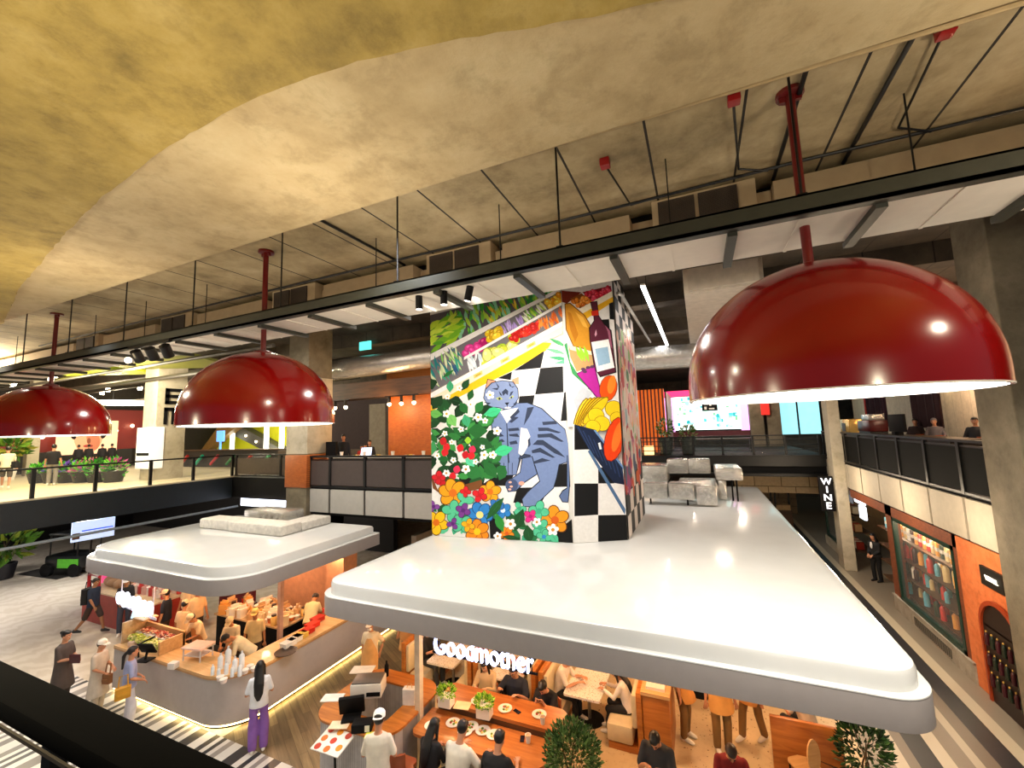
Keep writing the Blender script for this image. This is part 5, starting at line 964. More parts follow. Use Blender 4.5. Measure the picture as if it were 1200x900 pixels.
# staff of the left kiosk
ST = dict(skin='c0855c', shoes='2a2a2a', bottom=('trousers', '3a2c22'))
person('customer in black shirt and beige cap behind the glaring sign', (-15.0, 7.75, 0), (-.7, -.6), 1.68, top=('tee', '10131f'), hair=('short', '120d0b'), cap=('front', 'd8b890'), **ST)
person('staff member in tan cap half hidden behind the front workers', (-15.3, 8.5, 0), (.2, -1), 1.72, top=('tee', 'e8c89a'), cap=('front', 'e0b888'), **ST)
person('staff member seen from behind in beige cap and bright tan shirt', (-13.75, 7.55, 0), (-.4, .9), 1.6, top=('tee', 'e8c490'), cap=('front', 'e8c898'), **ST)
person('staff member with a red face cover and orange cap', (-14.3, 8.2, 0), (.9, -.3), 1.68, top=('tee', 'e0b884'), cap=('front', 'e89a5a'), mask='b82a24', **ST)
person('staff member in beige cap bending over the food display', (-12.7, 7.4, 0), (.1, -1), 1.62, top=('tee', 'ead0a4'), cap=('front', 'e8d0a8'), lean=.3, hl=(-.12, .45, 1.1), hr=(.14, .45, 1.08), hp=.4, apron='d89a5e', **ST)
person('staff member in wide beige hat working at the counter middle', (-11.55, 7.55, 0), (.5, -.8), 1.6, top=('tee', 'f0dcb4'), cap=('front', 'ecd2a0'), lean=.25, hl=(-.1, .42, 1.08), hr=(.12, .42, 1.06), hp=.3, **ST)
person('staff member in yellow tan cap standing close behind the beige hat', (-11.15, 7.85, 0), (.6, -.7), 1.62, top=('tee', 'e8d098'), cap=('front', 'e8c878'), **ST)
person('bare-headed worker in cream tee leaning far over the counter corner', (-10.55, 7.35, 0), (-.55, -.8), 1.7, top=('tee', 'ecd8b0'), hair=('short', '120c08'), lean=.75, hl=(-.15, .6, 1.02), hr=(.14, .62, 1.0), hp=.5, **ST)
person('cook in grey skull cap bowed over the inner bench', (-10.6, 9.1, 0), (-.5, .8), 1.66, top=('tee', 'd8cc98'), hair=('short', '1a1410'), cap=('beanie', '5a5450'), lean=.6, hl=(-.15, .5, 1.0), hr=(.15, .5, 1.0), hp=.6, **ST)
# staff and guests of the right kiosk
person('masked waiter in beige cap and tan apron behind the order counter', (-7.7, 8.4, 0), (.35, -.95), 1.62, top=('tee', 'e6d2b0'), bottom=('trousers', '9a7a54'), cap=('front', 'f0d8b8'), mask='f0ece6', apron='d8a264', hl=(-.22, -.05, .95), hr=(.2, .02, .9))
person('staff member in tan tunic with only the lower half in view beside the walkway', (-7.6, 9.7, 0), (.6, -.8), 1.68, top=('dress', 'c89a64'), bottom=('trousers', '8a7a60'), apron='c08a50', alen=-.2, fl=(-.1, -.1, .08), fr=(.1, .25, .08))
person('young man in white tee with a white cap worn backwards at the order counter', (-5.0, 5.62, 0), (-.45, .9), 1.72, top=('tee', 'e4dccc'), bottom=('trousers', 'c8bca8'), hair=('short', '120d0b'), cap=('back', 'f2efe8'), hl=(-.15, .28, 1.1), hr=(.18, .24, 1.08), hp=.3)
D = dict(fing=True, fl=(-.12, .22, .3), fr=(.12, .22, .3), shoes='1a1a1c')
person('long-haired woman in black seen from behind at the communal table', (-4.38, 6.05, 0), (.1, 1), 1.6, sit=.66, lean=.2, top=('long', BLK), bottom=('trousers', BLK), hair=('long', '0d0a0a'), hl=(-.1, .38, 1.02), hr=(.1, .4, 1.02), hp=.3, **D)
person('man in white tee seen from behind eating at the communal table', (-3.85, 6.05, 0), (.05, 1), 1.76, sit=.66, lean=.22, top=('tee', 'e4dccc'), bottom=('trousers', '3a3a40'), hair=('short', '0d0a0a'), hl=(-.14, .42, 1.0), hr=(.3, .42, .98), hp=.3, wide=1.1, **D)
person('man in black tee seen from behind at the right of the communal table', (-3.2, 6.1, 0), (0, 1), 1.72, sit=.66, lean=.2, top=('tee', '101014'), bottom=('trousers', '2a2a30'), hair=('short', '0d0a0a'), hl=(-.2, .4, 1.0), hr=(.2, .38, 1.0), hp=.35, wide=1.1, **D)
person('long-haired woman in beige jacket facing out at the communal table', (-4.45, 8.3, 0), (.1, -1), 1.64, sit=.62, lean=.15, top=('jacket', 'd0b488'), bottom=('trousers', '2a2a30'), hair=('long', '110b0a'), hl=(-.12, .4, 1.08), hr=(.12, .4, 1.08), hp=.35, skin='e0b090', **D)
person('man in navy polo with glasses facing out at the communal table', (-3.75, 8.25, 0), (0, -1), 1.76, sit=.62, lean=.15, top=('tee', '161b28'), bottom=('trousers', '22242c'), hair=('short', '120d0b'), hl=(-.2, .42, 1.1), hr=(.2, .38, 1.12), hp=.3, glasses=True, wide=1.15, skin='d09c7c', **D)
person('man in black tee bent over his phone beside the bush', (-3.05, 8.2, 0), (-.1, -1), 1.72, sit=.6, lean=.3, top=('tee', '121215'), bottom=('trousers', '22242c'), hair=('short', '120d0b'), hl=(-.08, .4, 1.1), hr=(.08, .4, 1.1), hp=.45, skin='d8a484', wide=1.1, **D)
put('phone', mk_phone, (person.L + person.R) / 2 + V((0, 0, .02)), 'black phone in the hands of the man beside the bush', None, .2)
B = dict(shoes='e8e4dc')
person('man in black tee on the far left booth bench', (-6.72, 9.3, 0), (1, -.15), 1.72, sit=.45, lean=.1, top=('tee', '131316'), bottom=('trousers', '3c3c40'), hair=('short', '120d0b'), hl=(-.12, .45, .85), hr=(.12, .45, .86), hp=.3, **B)
person('person in black with bare forearms leaning over the middle booth table', (-3.72, 9.45, 0), (-1, -.2), 1.74, sit=.45, lean=.4, top=('tee', '111113'), bottom=('trousers', 'c8b48a'), hair=('short', '120d0b'), hl=(-.14, .5, .84), hr=(.12, .5, .84), hp=.3, **B)
person('dark-clothed guest on the left side of the middle booth table', (-5.0, 9.5, 0), (1, -.1), 1.68, sit=.45, lean=.35, top=('long', '1c2030'), bottom=('trousers', '23252e'), hair=('short', '120d0b'), hl=(-.12, .5, .84), hr=(.12, .5, .84), hp=.3, **B)
person('guest in white tee with both hands on the right booth table', (-3.25, 9.3, 0), (1, -.1), 1.7, sit=.45, lean=.35, top=('tee', 'e8e0d4'), bottom=('trousers', '15151a'), hair=('short', '120d0b'), hl=(-.12, .52, .84), hr=(.12, .52, .84), hp=.3, skin='d8a07c', **B)
person('long-haired woman in white long-sleeved top on the last booth bench', (-1.72, 9.25, 0), (-1, -.05), 1.64, sit=.45, lean=.3, top=('long', 'ece4dc'), bottom=('trousers', '15151a'), hair=('long', '110b0a'), hl=(-.1, .5, .84), hr=(.1, .48, .86), hp=.35, **B)
W_ = dict(alen=-.2, cap=('front', 'e8c898'), bottom=('trousers', '8a6a3e'), top=('tee', 'e8d2a8'), shoes='f0ece4')
person('waiter in khaki trousers and long tan apron close to the wooden stand', (-.72, 9.55, 0), (.9, -.3), 1.72, apron='d89a50', **W_)
person('waiter in khaki trousers with a dark lanyard in the open middle of the kiosk', (-.05, 9.45, 0), (.3, -.9), 1.74, apron='dba35a', **W_)
person('waiter in a short tan apron farthest right among the standing staff', (.52, 9.95, 0), (-.6, -.7), 1.7, apron='d89a50', fl=(-.1, -.18, .08), fr=(.1, .2, .08), **W_)
person('man in charcoal tee sitting at the bottom edge and looking down', (-.98, 7.5, 0), (-.1, -1), 1.76, sit=.55, lean=.15, top=('tee', '2c2e34'), bottom=('trousers', '22242c'), hair=('short', '140e0b'), hl=(-.12, .36, 1.0), hr=(.12, .36, 1.0), hp=.6, wide=1.15, skin='c88e6c')
person('man in dark red shirt with thinning hair sitting at the bottom edge', (.05, 7.75, 0), (.1, -1), 1.7, sit=.5, lean=.15, top=('tee', '7a1218'), bottom=('trousers', '22242c'), hair=('short', '2a1c16'), hl=(-.12, .36, .95), hr=(.12, .36, .95), hp=.6, wide=1.1, skin='c88e6c')
person('guest in white top behind the striped wooden screen', (1.45, 9.85, 0), (-.6, .6), 1.66, sit=.45, lean=.3, top=('tee', 'e8dccc'), bottom=('trousers', '2a2a30'), hair=('short', '120d0b'), hl=(-.3, .35, .9), hr=(.12, .45, .9))
one('round_table', MB().lathe([(.28, 0), (.28, .02), (.04, .04), (.04, .7), (.4, .72), (.4, .75)], n=28), K['blackm'], 'dark round table with a wide foot behind the standing staff', 'table', None, (-.45, 11.2, 0))
# ================================================================ wine shop at the right
SX = 5.42
struct('wall_shop', MB().box(SX, SX + .25, 11.9, 13.85, 0, 3.3), K['orange'], cat='wall', label='orange rendered wall of the shop')
struct('wall_shop', MB().box(SX, SX + .2, 13.85, 14.02, .45, 3.3).box(SX, SX + .2, 17.6, 18.1, .45, 3.3).box(SX, SX + .2, 13.85, 21.6, 3.0, 3.3), K['brickred'], cat='wall')
struct('wall_plinth', MB().box(SX - .04, SX + .2, 13.7, 18.1, 0, .45).box(SX - .06, SX + .2, 13.7, 18.15, .42, .47), K['stone'], cat='wall')
t = thing('floor_grille', 'dark slotted vent grille in the plinth under the shop window', 'vent', (SX - .05, 15.7, .08)); MB().box(0, .012, -1.0, 1.0, 0, .22).build('backing', K['blackm'], t)
for k in range(21): MB().box(-.012, .0, -1.0 + .095 * k, -.96 + .095 * k, .0, .22).build('slat', mat('slat_grey', '6a6458', .5), t)
w1 = struct('window_1', MB().box(SX - .02, SX + .1, 14.02, 14.12, .47, 3.0).box(SX - .02, SX + .1, 17.5, 17.6, .47, 3.0).box(SX - .02, SX + .1, 14.02, 17.6, .47, .58).box(SX - .02, SX + .1, 14.02, 17.6, 2.9, 3.0), K['green'], cat='window', label='shop window with a dark green frame')
MB().box(SX + .03, SX + .04, 14.12, 17.5, .58, 2.9).build('glass', K['glass'], w1)
struct('wall_shop', MB().box(SX + 2.2, SX + 2.3, 11, 30, 0, 3.3), mat('shop_inside', 'b8986c', .7), cat='wall')
struct('wall_shop', MB().box(SX + .7, SX + 2.2, 19.9, 20.0, 0, 3.3).box(SX + .6, SX + .68, 18.6, 19.95, 0, 2.6), concrete('shop_grey', '5a5044', '6c6152', '7c7060', 1, .2), cat='wall')
# shelf with bottles inside the window, everything a thing of its own
random.seed(5)
for k, z in enumerate((.6, 1.15, 1.7, 2.3)):
    t = thing('display_shelf', ('lowest', 'second', 'third', 'top')[k] + ' display shelf behind the green framed shop window', 'shelf', (SX + .5, 16.8, z)); MB().box(-.3, .3, -2.6, 2.9, -.03, 0).build('board', K['woodd'], t)
    for i in range(21):
        c, nm = random.choice((('e8e2d4', 'white'), ('c83a34', 'red'), ('d8c08a', 'straw'), ('2a3a2a', 'green'), ('e8a04a', 'amber'), ('6ab0c0', 'blue'), ('3a1a1a', 'dark')))
        k2 = random.random()
        if z > 2: put('hb' + c, lambda: (lambda t: (MB().box(-.07, .07, -.06, .06, .0, .36, .008).build('box', mat('goods_' + c, c, .4, emit=.25), t), MB().box(-.071, .071, -.061, .061, .14, .24).build('label', K['white'], t), t)[2])(thing('gift_box', 'x', 'box')), (SX + .4, 14.3 + .25 * i, z), f'tall {nm} gift box in the top row of the shop window', f'{nm} gift boxes in the shop window', 0, 1)
        else: put('wine' + c, lambda: mk_bottle(c, '8a2a24', .34, .05), (SX + .38 + random.uniform(-.1, .2), 14.3 + .25 * i, z), f'{nm} bottle on the {("lowest", "second", "third")[k]} shelf of the shop window', f'{nm} bottles on the {("lowest", "second", "third")[k]} shop shelf', 0, random.uniform(1.0, 1.5))
for i, y in enumerate((14.5, 16.2, 18.2)): light('POINT', (SX + .3, y, 2.85), 60, 'ffe4bc', .05)
light('POINT', (SX + .9, 19, 2.9), 110, 'ffdca8', .1); light('POINT', (SX + 1, 12.4, 2.5), 10, 'ffca90', .1)
# arched niche with bottles at the pillar
b = MB(); P_ = [(-.62, 0)] + [(-.62 + .62 - .62 * math.cos(a), 1.55 + .62 * math.sin(a)) for a in [PI * k / 12 for k in range(13)]] + [(.62, 0)]
t = thing('arched_niche', 'dark arched doorway niche with wine racks in the orange wall', 'niche', (SX - .03, 12.45, 0), PI / 2)
o = MB(); vo = [o.v((x * 1.1, 0, z * 1.04)) for x, z in P_]; vi = [o.v((x, 0, z)) for x, z in P_]; vo2 = [o.v((x * 1.1, .05, z * 1.04)) for x, z in P_]; vi2 = [o.v((x, .05, z)) for x, z in P_]
for k in range(len(P_) - 1): o.f((vo[k], vo[k + 1], vi[k + 1], vi[k])); o.f((vo[k + 1], vo[k], vo2[k], vo2[k + 1])); o.f((vi[k], vi[k + 1], vi2[k + 1], vi2[k])); o.f((vo2[k], vi2[k], vi2[k + 1], vo2[k + 1]))
o.build('arch_frame', mat('arch_orange', '9a3a14', .5), t); q_ = MB(); q_.poly([(x, .012, z) for x, z in P_]); q_.build('back', mat('niche_dark', '24140c', .5), t)
for k in range(4): MB().box(-.58, .58, -.06, .012, .35 + .42 * k, .38 + .42 * k).build('shelf', K['woodd'], t)
for k in range(3):
    for i in range(6): put('nb%d' % (i % 2), lambda: mk_bottle(('1a2418', '3a1018')[i % 2], 'c8a04a', .3, .04), (SX - .075, 11.97 + .19 * i, .38 + .42 * k), ('dark green' if i % 2 == 0 else 'dark red') + ' wine bottle lying in the racks of the arched niche', ('green' if i % 2 == 0 else 'red') + ' bottles in the arched niche')
t = thing('wall_sign', 'small black sign plate with a white word on the orange wall', 'sign', (SX - .04, 12.45, 2.72), -PI / 2); MB().box(-.4, .36, -.02, .03, -.2, .2).build('plate', mat('sign_black', '14110c', .5), t)
def text(s, size, m, parent, loc=(0, 0, 0), rz=0, ex=.008, center=True, sx=1, bold=0):
    cu = bpy.data.curves.new('t', 'FONT'); cu.body = s; cu.size = size; cu.extrude = ex; cu.offset = bold; cu.align_x = 'CENTER' if center else 'LEFT'; cu.align_y = 'CENTER'
    o = bpy.data.objects.new('t', cu); C.objects.link(o); dg = bpy.context.evaluated_depsgraph_get(); me = bpy.data.meshes.new_from_object(o.evaluated_get(dg)); bpy.data.objects.remove(o)
    me.transform(Matrix.Diagonal((sx, 1, 1, 1))); me.transform(Euler((PI / 2, 0, 0)).to_matrix().to_4x4()); me.transform(Matrix.Rotation(rz, 4, 'Z')); me.transform(Matrix.Translation(V(loc))); return link('lettering', me, m, parent)
text('VERREL', .13, emis('sign_white', 'fffbe8', 1.2), t, (0, -.03, -.01), 0, .006, True, 1.0, .004)
t = thing('wine_sign', 'black upright blade sign with the white letters WINE on the slim column', 'sign', (4.72, 22.0, 3.05)); MB().box(-.27, .24, -.07, .07, -.72, .72, .01).build('blade', K['blackm'], t)
for i, ch in enumerate('WINE'): text(ch, .37, emis('wine_white', 'f4f8ff', 1.2), t, (0, -.085, .5 - .335 * i), 0, .01, True, 1.1 if ch != 'W' else .95, .008)
for z in (.45, -.45): MB().box(.24, .4, -.015, .015, z - .015, z + .015).build('bracket', K['blackm'], t)
t = thing('neon_sign', 'dazzling white light box sign hanging in the shop entrance', 'sign', (SX + .1, 21.3, 2.85), PI / 2); MB().box(-.9, .1, -.05, .05, .0, .3, .02).build('box', emis('neon_white', 'e0ecff', 2.5), t); MB().box(-.9, -.35, -.05, .05, -.55, -.05, .02).build('lower_box', emis('neon_white', 'e0ecff', 2.5), t)
for x in (-.8, .1): MB().cyl((x, 0, .3), (x, 0, .45), .012, n=6).build('hanger', K['black'], t)
person('woman in black suit and white shirt standing in the shop entrance', (SX + .35, 20.75, 0), (-.8, -.6), 1.7, top=('jacket', '0d0d10'), bottom=('trousers', '0d0d10'), hair=('long', '0c0909'), hl=(-.08, .24, 1.0), hr=(.08, .24, 1.0), shoes='0d0d10'); MB().sph((0, .155, 1.33), (.045, .03, .13), 10, 8).build('shirt_front', cloth('e8e6e4'), bpy.data.objects[[o.name for o in C.objects if o.get('category') == 'person'][-1]])
t = thing('wine_rack', 'lit wine rack at the back of the shop entrance', 'rack', (SX + 1.6, 18.7, 0)); MB().box(-.2, .2, -.6, .6, 0, 2.6).build('case', K['woodd'], t)
b = MB()
for k in range(6):
    for i in range(8): b.c(random.choice(('c83a2a', 'e8d8b0', 'd8a04a', 'f0ece0', '5a1a1a'))).box(-.23, -.2, -.55 + .14 * i, -.46 + .14 * i, .9 + .28 * k, 1.1 + .28 * k)
tag(b.build('goods', K['lits'], t), kind='stuff')
# shops farther down the aisle
w2 = struct('window_2', MB().box(SX, SX + .1, 22.7, 22.8, .5, 2.9).box(SX, SX + .1, 26.0, 26.1, .5, 2.9).box(SX, SX + .1, 22.7, 26.1, .4, .55).box(SX, SX + .1, 22.7, 26.1, 2.8, 2.95), K['green'], cat='window'); MB().box(SX + .04, SX + .05, 22.8, 26, .55, 2.8).build('glass', K['glass'], w2)
struct('wall_plinth', MB().box(SX - .04, SX + .2, 22.6, 26.3, 0, .42), K['pale'], cat='wall')
t = thing('goods_shelf', 'shelf of goods in the farther shop window', 'shelf', (SX + .6, 24.4, .6)); b = MB().box(-.3, .3, -1.6, 1.6, -.1, 0).box(-.3, .3, -1.6, 1.6, .7, .74).box(-.3, .3, -1.6, 1.6, 1.4, 1.44); b.build('boards', K['woodd'], t); b = MB()
for k in range(3):
    for i in range(16): b.c(random.choice(('c8a070', '8a5a3a', 'e8dcc0', '3a2a20', 'a8301f'))).box(-.25, 0, -1.5 + .19 * i, -1.38 + .19 * i, .0 + .74 * k - (.0 if k else 0), .3 + .74 * k)
tag(b.build('goods', K['paint'], t), kind='stuff')
struct('wall_far', MB().box(2.4, 5.5, 33.6, 33.9, 0, 3.3), brickmat('far_brick', '8a7458', '9c8668', '5c4c3a', 1.2, .7, 1.2, .6, .02), cat='wall')
struct('trim_far', MB().box(1.5, 6.5, 26.0, 26.3, 2.45, 3.4), brickmat('lit_band', 'b09a78', 'c0aa86', '6c5c46', .9, .7, 1.1, .5, .02), cat='wall')
for i, (x, l) in enumerate(((3.2, 'left'), (4.1, 'right'))):
    t = thing('shop_stall', 'dim shop stall at the far end of the aisle, ' + l + ' one', 'stall', (x, 29.5, 0)); MB().box(-.4, .4, -.4, .4, 0, 1.0).build('counter', K['woodd'], t); MB().box(-.38, -.3, -.1, .1, 1.0, 2.6).box(.3, .38, -.1, .1, 1.0, 2.6).build('frame', K['black'], t); MB().box(-.35, .35, -.3, .3, 1.0, 1.3, .02).build('goods', mat('stall_goods', 'b89a70', .6), t)
person('dark figure at the far end of the right aisle', (3.3, 28, 0), (-.3, -1), 1.7, top=('jacket', '101014'), bottom=('trousers', '101014'), hair=('short', '120d0b'), fing=False)
# ---------------------------------------------------------------- right balcony cafe
struct('wall_cafe', MB().box(9.2, 9.4, 10.5, 34, 4.4, 9.8), brickmat('cafe_boards', 'd8ccb4', 'cfc2a8', 'b0a48c', 1, .6, .6, 8, .012, axes='yz', offset=0), cat='wall')
def curtain(y, w_, c, l, x=7.6):
    t = thing('curtain', l, 'curtain', (x, y, 5.75)); b = MB(); n = 40; fr = [b.v((.05 * math.sin(k * 1.7), -w_ / 2 + w_ * k / n, 0)) for k in range(n + 1)]; hi = [b.v((.05 * math.sin(k * 1.7), -w_ / 2 + w_ * k / n, 3.2)) for k in range(n + 1)]; f2 = [b.v((.05 * math.sin(k * 1.7) + .03, -w_ / 2 + w_ * k / n, 0)) for k in range(n + 1)]; h2 = [b.v((.05 * math.sin(k * 1.7) + .03, -w_ / 2 + w_ * k / n, 3.2)) for k in range(n + 1)]
    for k in range(n): b.f((fr[k], fr[k + 1], hi[k + 1], hi[k])); b.f((f2[k + 1], f2[k], h2[k], h2[k + 1])); b.f((fr[k + 1], fr[k], f2[k], f2[k + 1]))
    b.build('cloth', mat('curtain_' + c, c, .8), t); MB().cyl((0, -w_ / 2, 3.22), (0, w_ / 2, 3.22), .03).build('rail', K['black'], t)
curtain(25.0, 2.4, '2a1028', 'dark purple curtain panel over the balcony coffee bar'); curtain(20.2, 2.0, '2a0810', 'dark red curtain panel to the right over the balcony coffee bar')
for i, y in enumerate((18.2, 16.6, 15.4)): one('red_rod', MB().cyl((8.2, y, 4.4), (8.2, y, 9.7), .025, n=8), mat('rod_red', '9a1a1a', .4), ('left', 'middle', 'right')[i] + ' thin red upright rod before the cream cafe wall', 'rod', 'red rods in the cafe')
one('red_rod', MB().cyl((7.3, 25.2, 4.4), (7.3, 25.2, 9.7), .04, n=8), mat('rod_red', '9a1a1a', .4), 'stout red rod in front of the purple curtain', 'rod')
t = thing('coffee_bar', 'coffee bar counter along the right balcony', 'counter', (6.6, 20, 4.38)); MB().box(-.35, .35, -4.5, 6.5, 0, 1.1).build('body', mat('bar_dark', '2a211c', .5), t); MB().box(-.4, .4, -4.55, 6.55, 1.1, 1.15).build('worktop', mat('bar_top', '5a4a3a', .3), t)
t = thing('coffee_machine', 'brass lit coffee machine on the balcony bar', 'machine', (6.5, 24.6, 5.53)); MB().box(-.3, .3, -.9, .6, 0, .62, .05).build('case', mat('brass_case', 'c89a50', .25, .7, emit=.3), t); MB().box(-.32, -.3, -.4, .1, .05, .45).build('panel', mat('machine_dark', '3a302c', .4), t); MB().tube([(-.1, .7, 0), (-.1, .95, .3), (-.1, .75, .55)], .04).build('pipe', K['chrome'], t)
t = thing('espresso_machine', 'dark red and steel espresso machine on the balcony bar', 'machine', (6.5, 21.9, 5.53)); MB().box(-.3, .3, -.7, .7, .1, .55, .04).build('case', mat('espresso_red', '5a1a18', .3), t); MB().box(-.25, .25, -.6, .3, .55, .8, .03).build('cup_tray', K['chrome'], t); MB().box(-.28, .28, -.65, .65, 0, .1).build('feet', K['black'], t)
t = thing('bar_screen', 'black screen on the balcony bar', 'screen', (6.5, 19.6, 5.53)); MB().box(-.04, .04, -.75, .55, .12, .75, .01).build('panel', K['blackm'], t); MB().box(-.12, .12, -.2, .1, 0, .12).build('foot', K['blackm'], t)
for i, (x, y, c, l) in enumerate(((7.4, 20.6, '2a1a1c', 'dark-haired guest in dark top sitting in the right balcony cafe'), (7.4, 19.2, '6a6468', 'guest in grey hood in the right balcony cafe'), (7.6, 17.3, '1a1a1e', 'guest at the pillar in the right balcony cafe'))): person(l, (x, y, 4.4), (-.5, -.9), 1.66, sit=.6, pz=.92, top=('long', c), bottom=('trousers', '1a1a1e'), hair=('short' if i != 1 else 'bun', '120d0b' if i != 1 else '6a6468'), fl=(-.1, .22, .3), fr=(.1, .22, .3), fing=False)
for i, y in enumerate((20.6, 19.2, 17.3)): put('stool', mk_stool, (7.4 if i < 2 else 7.6, y, 4.4), ('left', 'middle', 'right')[i] + ' bar stool of the right balcony cafe', 'cafe stools', .5, 1.1)
for i, (y) in enumerate((22.5, 18.3)):
    t = thing('wall_lamp', ('left' if i == 0 else 'right') + ' bright bulb on a black bracket at the cream cafe wall', 'lamp', (9.15, y, 7.3)); MB().tube([(0, .6, .5), (-.3, .6, .5), (-.3, 0, .5), (-.3, 0, .1)], .02, 6).build('bracket', K['black'], t); MB().at((-.3, 0, 0)).sph((0, 0, 0), .11).build('bulb', emis('bulb', 'ffe2b0', 18), t)
# ---------------------------------------------------------------- far bridge background
t = thing('video_screen', 'large bright cyan picture screen with pink side bands beyond the far bridge', 'screen', (.4, 34.0, 4.9)); MB().box(-2.9, 3.0, 0, .15, .6, 3.4).build('case', K['blackm'], t)
b = MB().c('dff6f4').box(-2.1, 2.3, -.02, 0, .8, 3.3); rnd = random.Random(3); b.keep = True
for i in range(90): x = rnd.uniform(-2.0, 2.1); z = rnd.uniform(.85, 3.1); w_ = rnd.uniform(.06, .3); h = rnd.uniform(.06, .35); y = -.021 - i * .0003; b.c(rnd.choice(('8fe8e0', '4fc8c8', 'ffffff', 'a8f0c8', '2a9aa0', '7ad88a', 'ffffff', 'c8f0ff'))).poly([(x, y, z), (x + w_, y, z), (x + w_, y, z + h), (x, y, z + h)])
b.build('picture', K['lit'], t); MB().box(-2.9, -2.1, -.02, 0, .7, 3.3).build('side_band', emis('pink_band', 'e8a8f0', 1.6), t); MB().box(2.3, 2.9, -.02, 0, .7, 3.3).build('side_band', emis('pink_band', 'e8a8f0', 1.6), t); MB().box(-2.9, .2, -.3, -.05, 3.35, 3.75).build('top_band', emis('pink_top', 'f02a6a', 1.8), t); MB().box(-2.9, 3, -.35, 0, .3, .7).build('base_band', mat('maroon_band', '5a1a28', .4), t)
t = thing('hanging_sign', 'small black hanging sign with white marks before the bright screen', 'sign', (.75, 33.2, 7.45)); MB().box(-.5, .5, -.03, .03, -.4, .4).build('plate', K['blackm'], t)
b = MB()
for x0, x1, z0, z1 in ((-.35, -.1, .05, .3), (.0, .12, -.05, .3), (.15, .38, .05, .15), (-.35, -.2, -.3, -.1), (-.05, .3, -.3, -.2)): b.box(x0, x1, -.04, -.03, z0, z1)
b.build('mark', K['white'], t); MB().cyl((0, 0, .4), (0, 0, 2.9), .015, n=6).build('hanger', K['black'], t)
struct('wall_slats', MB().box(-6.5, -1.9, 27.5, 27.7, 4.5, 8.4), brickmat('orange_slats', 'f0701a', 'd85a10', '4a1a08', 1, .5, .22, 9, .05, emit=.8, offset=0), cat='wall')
struct('wall_slats', MB().box(-1.85, -1.75, 27.5, 32, 4.5, 8.2), brickmat('brown_slats', '6a3a22', '7a4630', '2a1810', 1, .5, .3, 9, .03, axes='yz', offset=0), cat='wall')
for i, (x, c) in enumerate(((3.6, '6a6252'), (4.6, '6a6252'))): struct('column_far', MB().box(x - .4, x + .4, 33.0, 33.8, 4.5, 10.4), K['grey'], cat='column')
w3 = struct('window_3', MB().box(4.9, 5.0, 34, 34.1, 4.9, 8.2).box(6.1, 6.2, 34, 34.1, 4.9, 8.2), K['black'], cat='window'); MB().box(5.0, 7.4, 34.05, 34.1, 5.2, 8).build('pane', emis('cyan_pane', '9ae0ea', 1.3), w3)
one('red_banner', MB().box(-.25, .25, -.02, .02, 0, 1.2), emis('banner_red', 'd8201a', .8), 'red banner hanging between the far concrete columns', 'banner', None, (4.1, 32.7, 6.6))
for i, (px, h, s) in enumerate(((781, 2.0, 'left'), (807, 1.6, 'right'))): tree(s + ' dark green round pot with a loose plant on the far bridge', V((PY(px, 530, 25.6).x, 25.6, 4.5)), h, (.42, .95), (.4, .4, .5), 150, .22, ('5a8a3a', '3a6a2a', '8ab060', 'd8d0b0'), 'round_planter', 'planter', mat('pot_green', '16241a', .35), 'planters on the far bridge')
t = thing('lounge_table', 'long dark table with bench on the far bridge', 'table', (1.2, 28, 4.5)); MB().box(-1.8, 1.6, -.4, .4, .7, .76).build('tabletop', K['woodd'], t)
for x in (-1.6, 1.4): MB().box(x - .03, x + .03, -.3, .3, 0, .7).build('leg', K['black'], t)
one('lamp_box', MB().box(-.25, .25, -.2, .2, 0, .5), emis('lantern', 'ffc880', 2.5), 'small glowing lantern box at the left end of the far bridge', 'lantern', None, (-2.75, 25.3, 4.5))
# ---------------------------------------------------------------- left-back balcony restaurant
struct('wall_restaurant', MB().box(-11.93, -7, 14, 14.3, 4.4, 8.25), K['woodbrk'], cat='wall'); struct('wall_restaurant', MB().box(-11.93, -7, 13.9, 14.3, 8.45, 9.6), K['woodo'], cat='wall')
struct('beam_restaurant', MB().box(-16.5, -7, 13.5, 14.3, 7.72, 8.4), K['woodd'], cat='beam'); struct('wall_restaurant', MB().box(-22, -6, 18, 18.3, 4.4, 8.3), mat('back_plum', '3a2a30', .7), cat='wall')
struct('wall_restaurant', MB().box(-16.3, -15.2, 17.6, 18, 4.4, 7.8), mat('panel_pale', 'a8a090', .7), cat='wall'); struct('wall_restaurant', MB().box(-14.6, -12.2, 17.2, 17.5, 4.4, 7.8), wood('plum_boards', '2f2230', '4a3038', .6, 8, 1, 1), cat='wall')
one('glow_board', MB().box(-13.2, -12.1, 16.0, 16.05, 6.6, 7.5), emis('panel_warm', 'ffe8cc', 2.2), 'glowing white panel beside the orange tiled wall of the balcony', 'light panel')
t = thing('balcony_counter', 'bar counter with dishes along the balcony rail', 'counter', (-10, 11.9, 4.36)); MB().box(-2.6, 2.6, -.3, .3, 0, 1.0).build('body', K['woodd'], t); MB().box(-2.7, 2.7, -.36, .36, 1.0, 1.05).build('worktop', mat('bar_marble', 'c0b8a8', .3), t)
for i, x in enumerate((-12.3, -11.6, -11.2, -10.6, -9.9, -9.2, -8.6)): put('plate' if i % 2 else 'cup', mk_plate if i % 2 else mk_cup, (x, 11.85, 5.41), ('plate of food' if i % 2 else 'white cup') + ' on the balcony bar counter', 'plates on the balcony bar' if i % 2 else 'cups on the balcony bar', 0, 1.6)
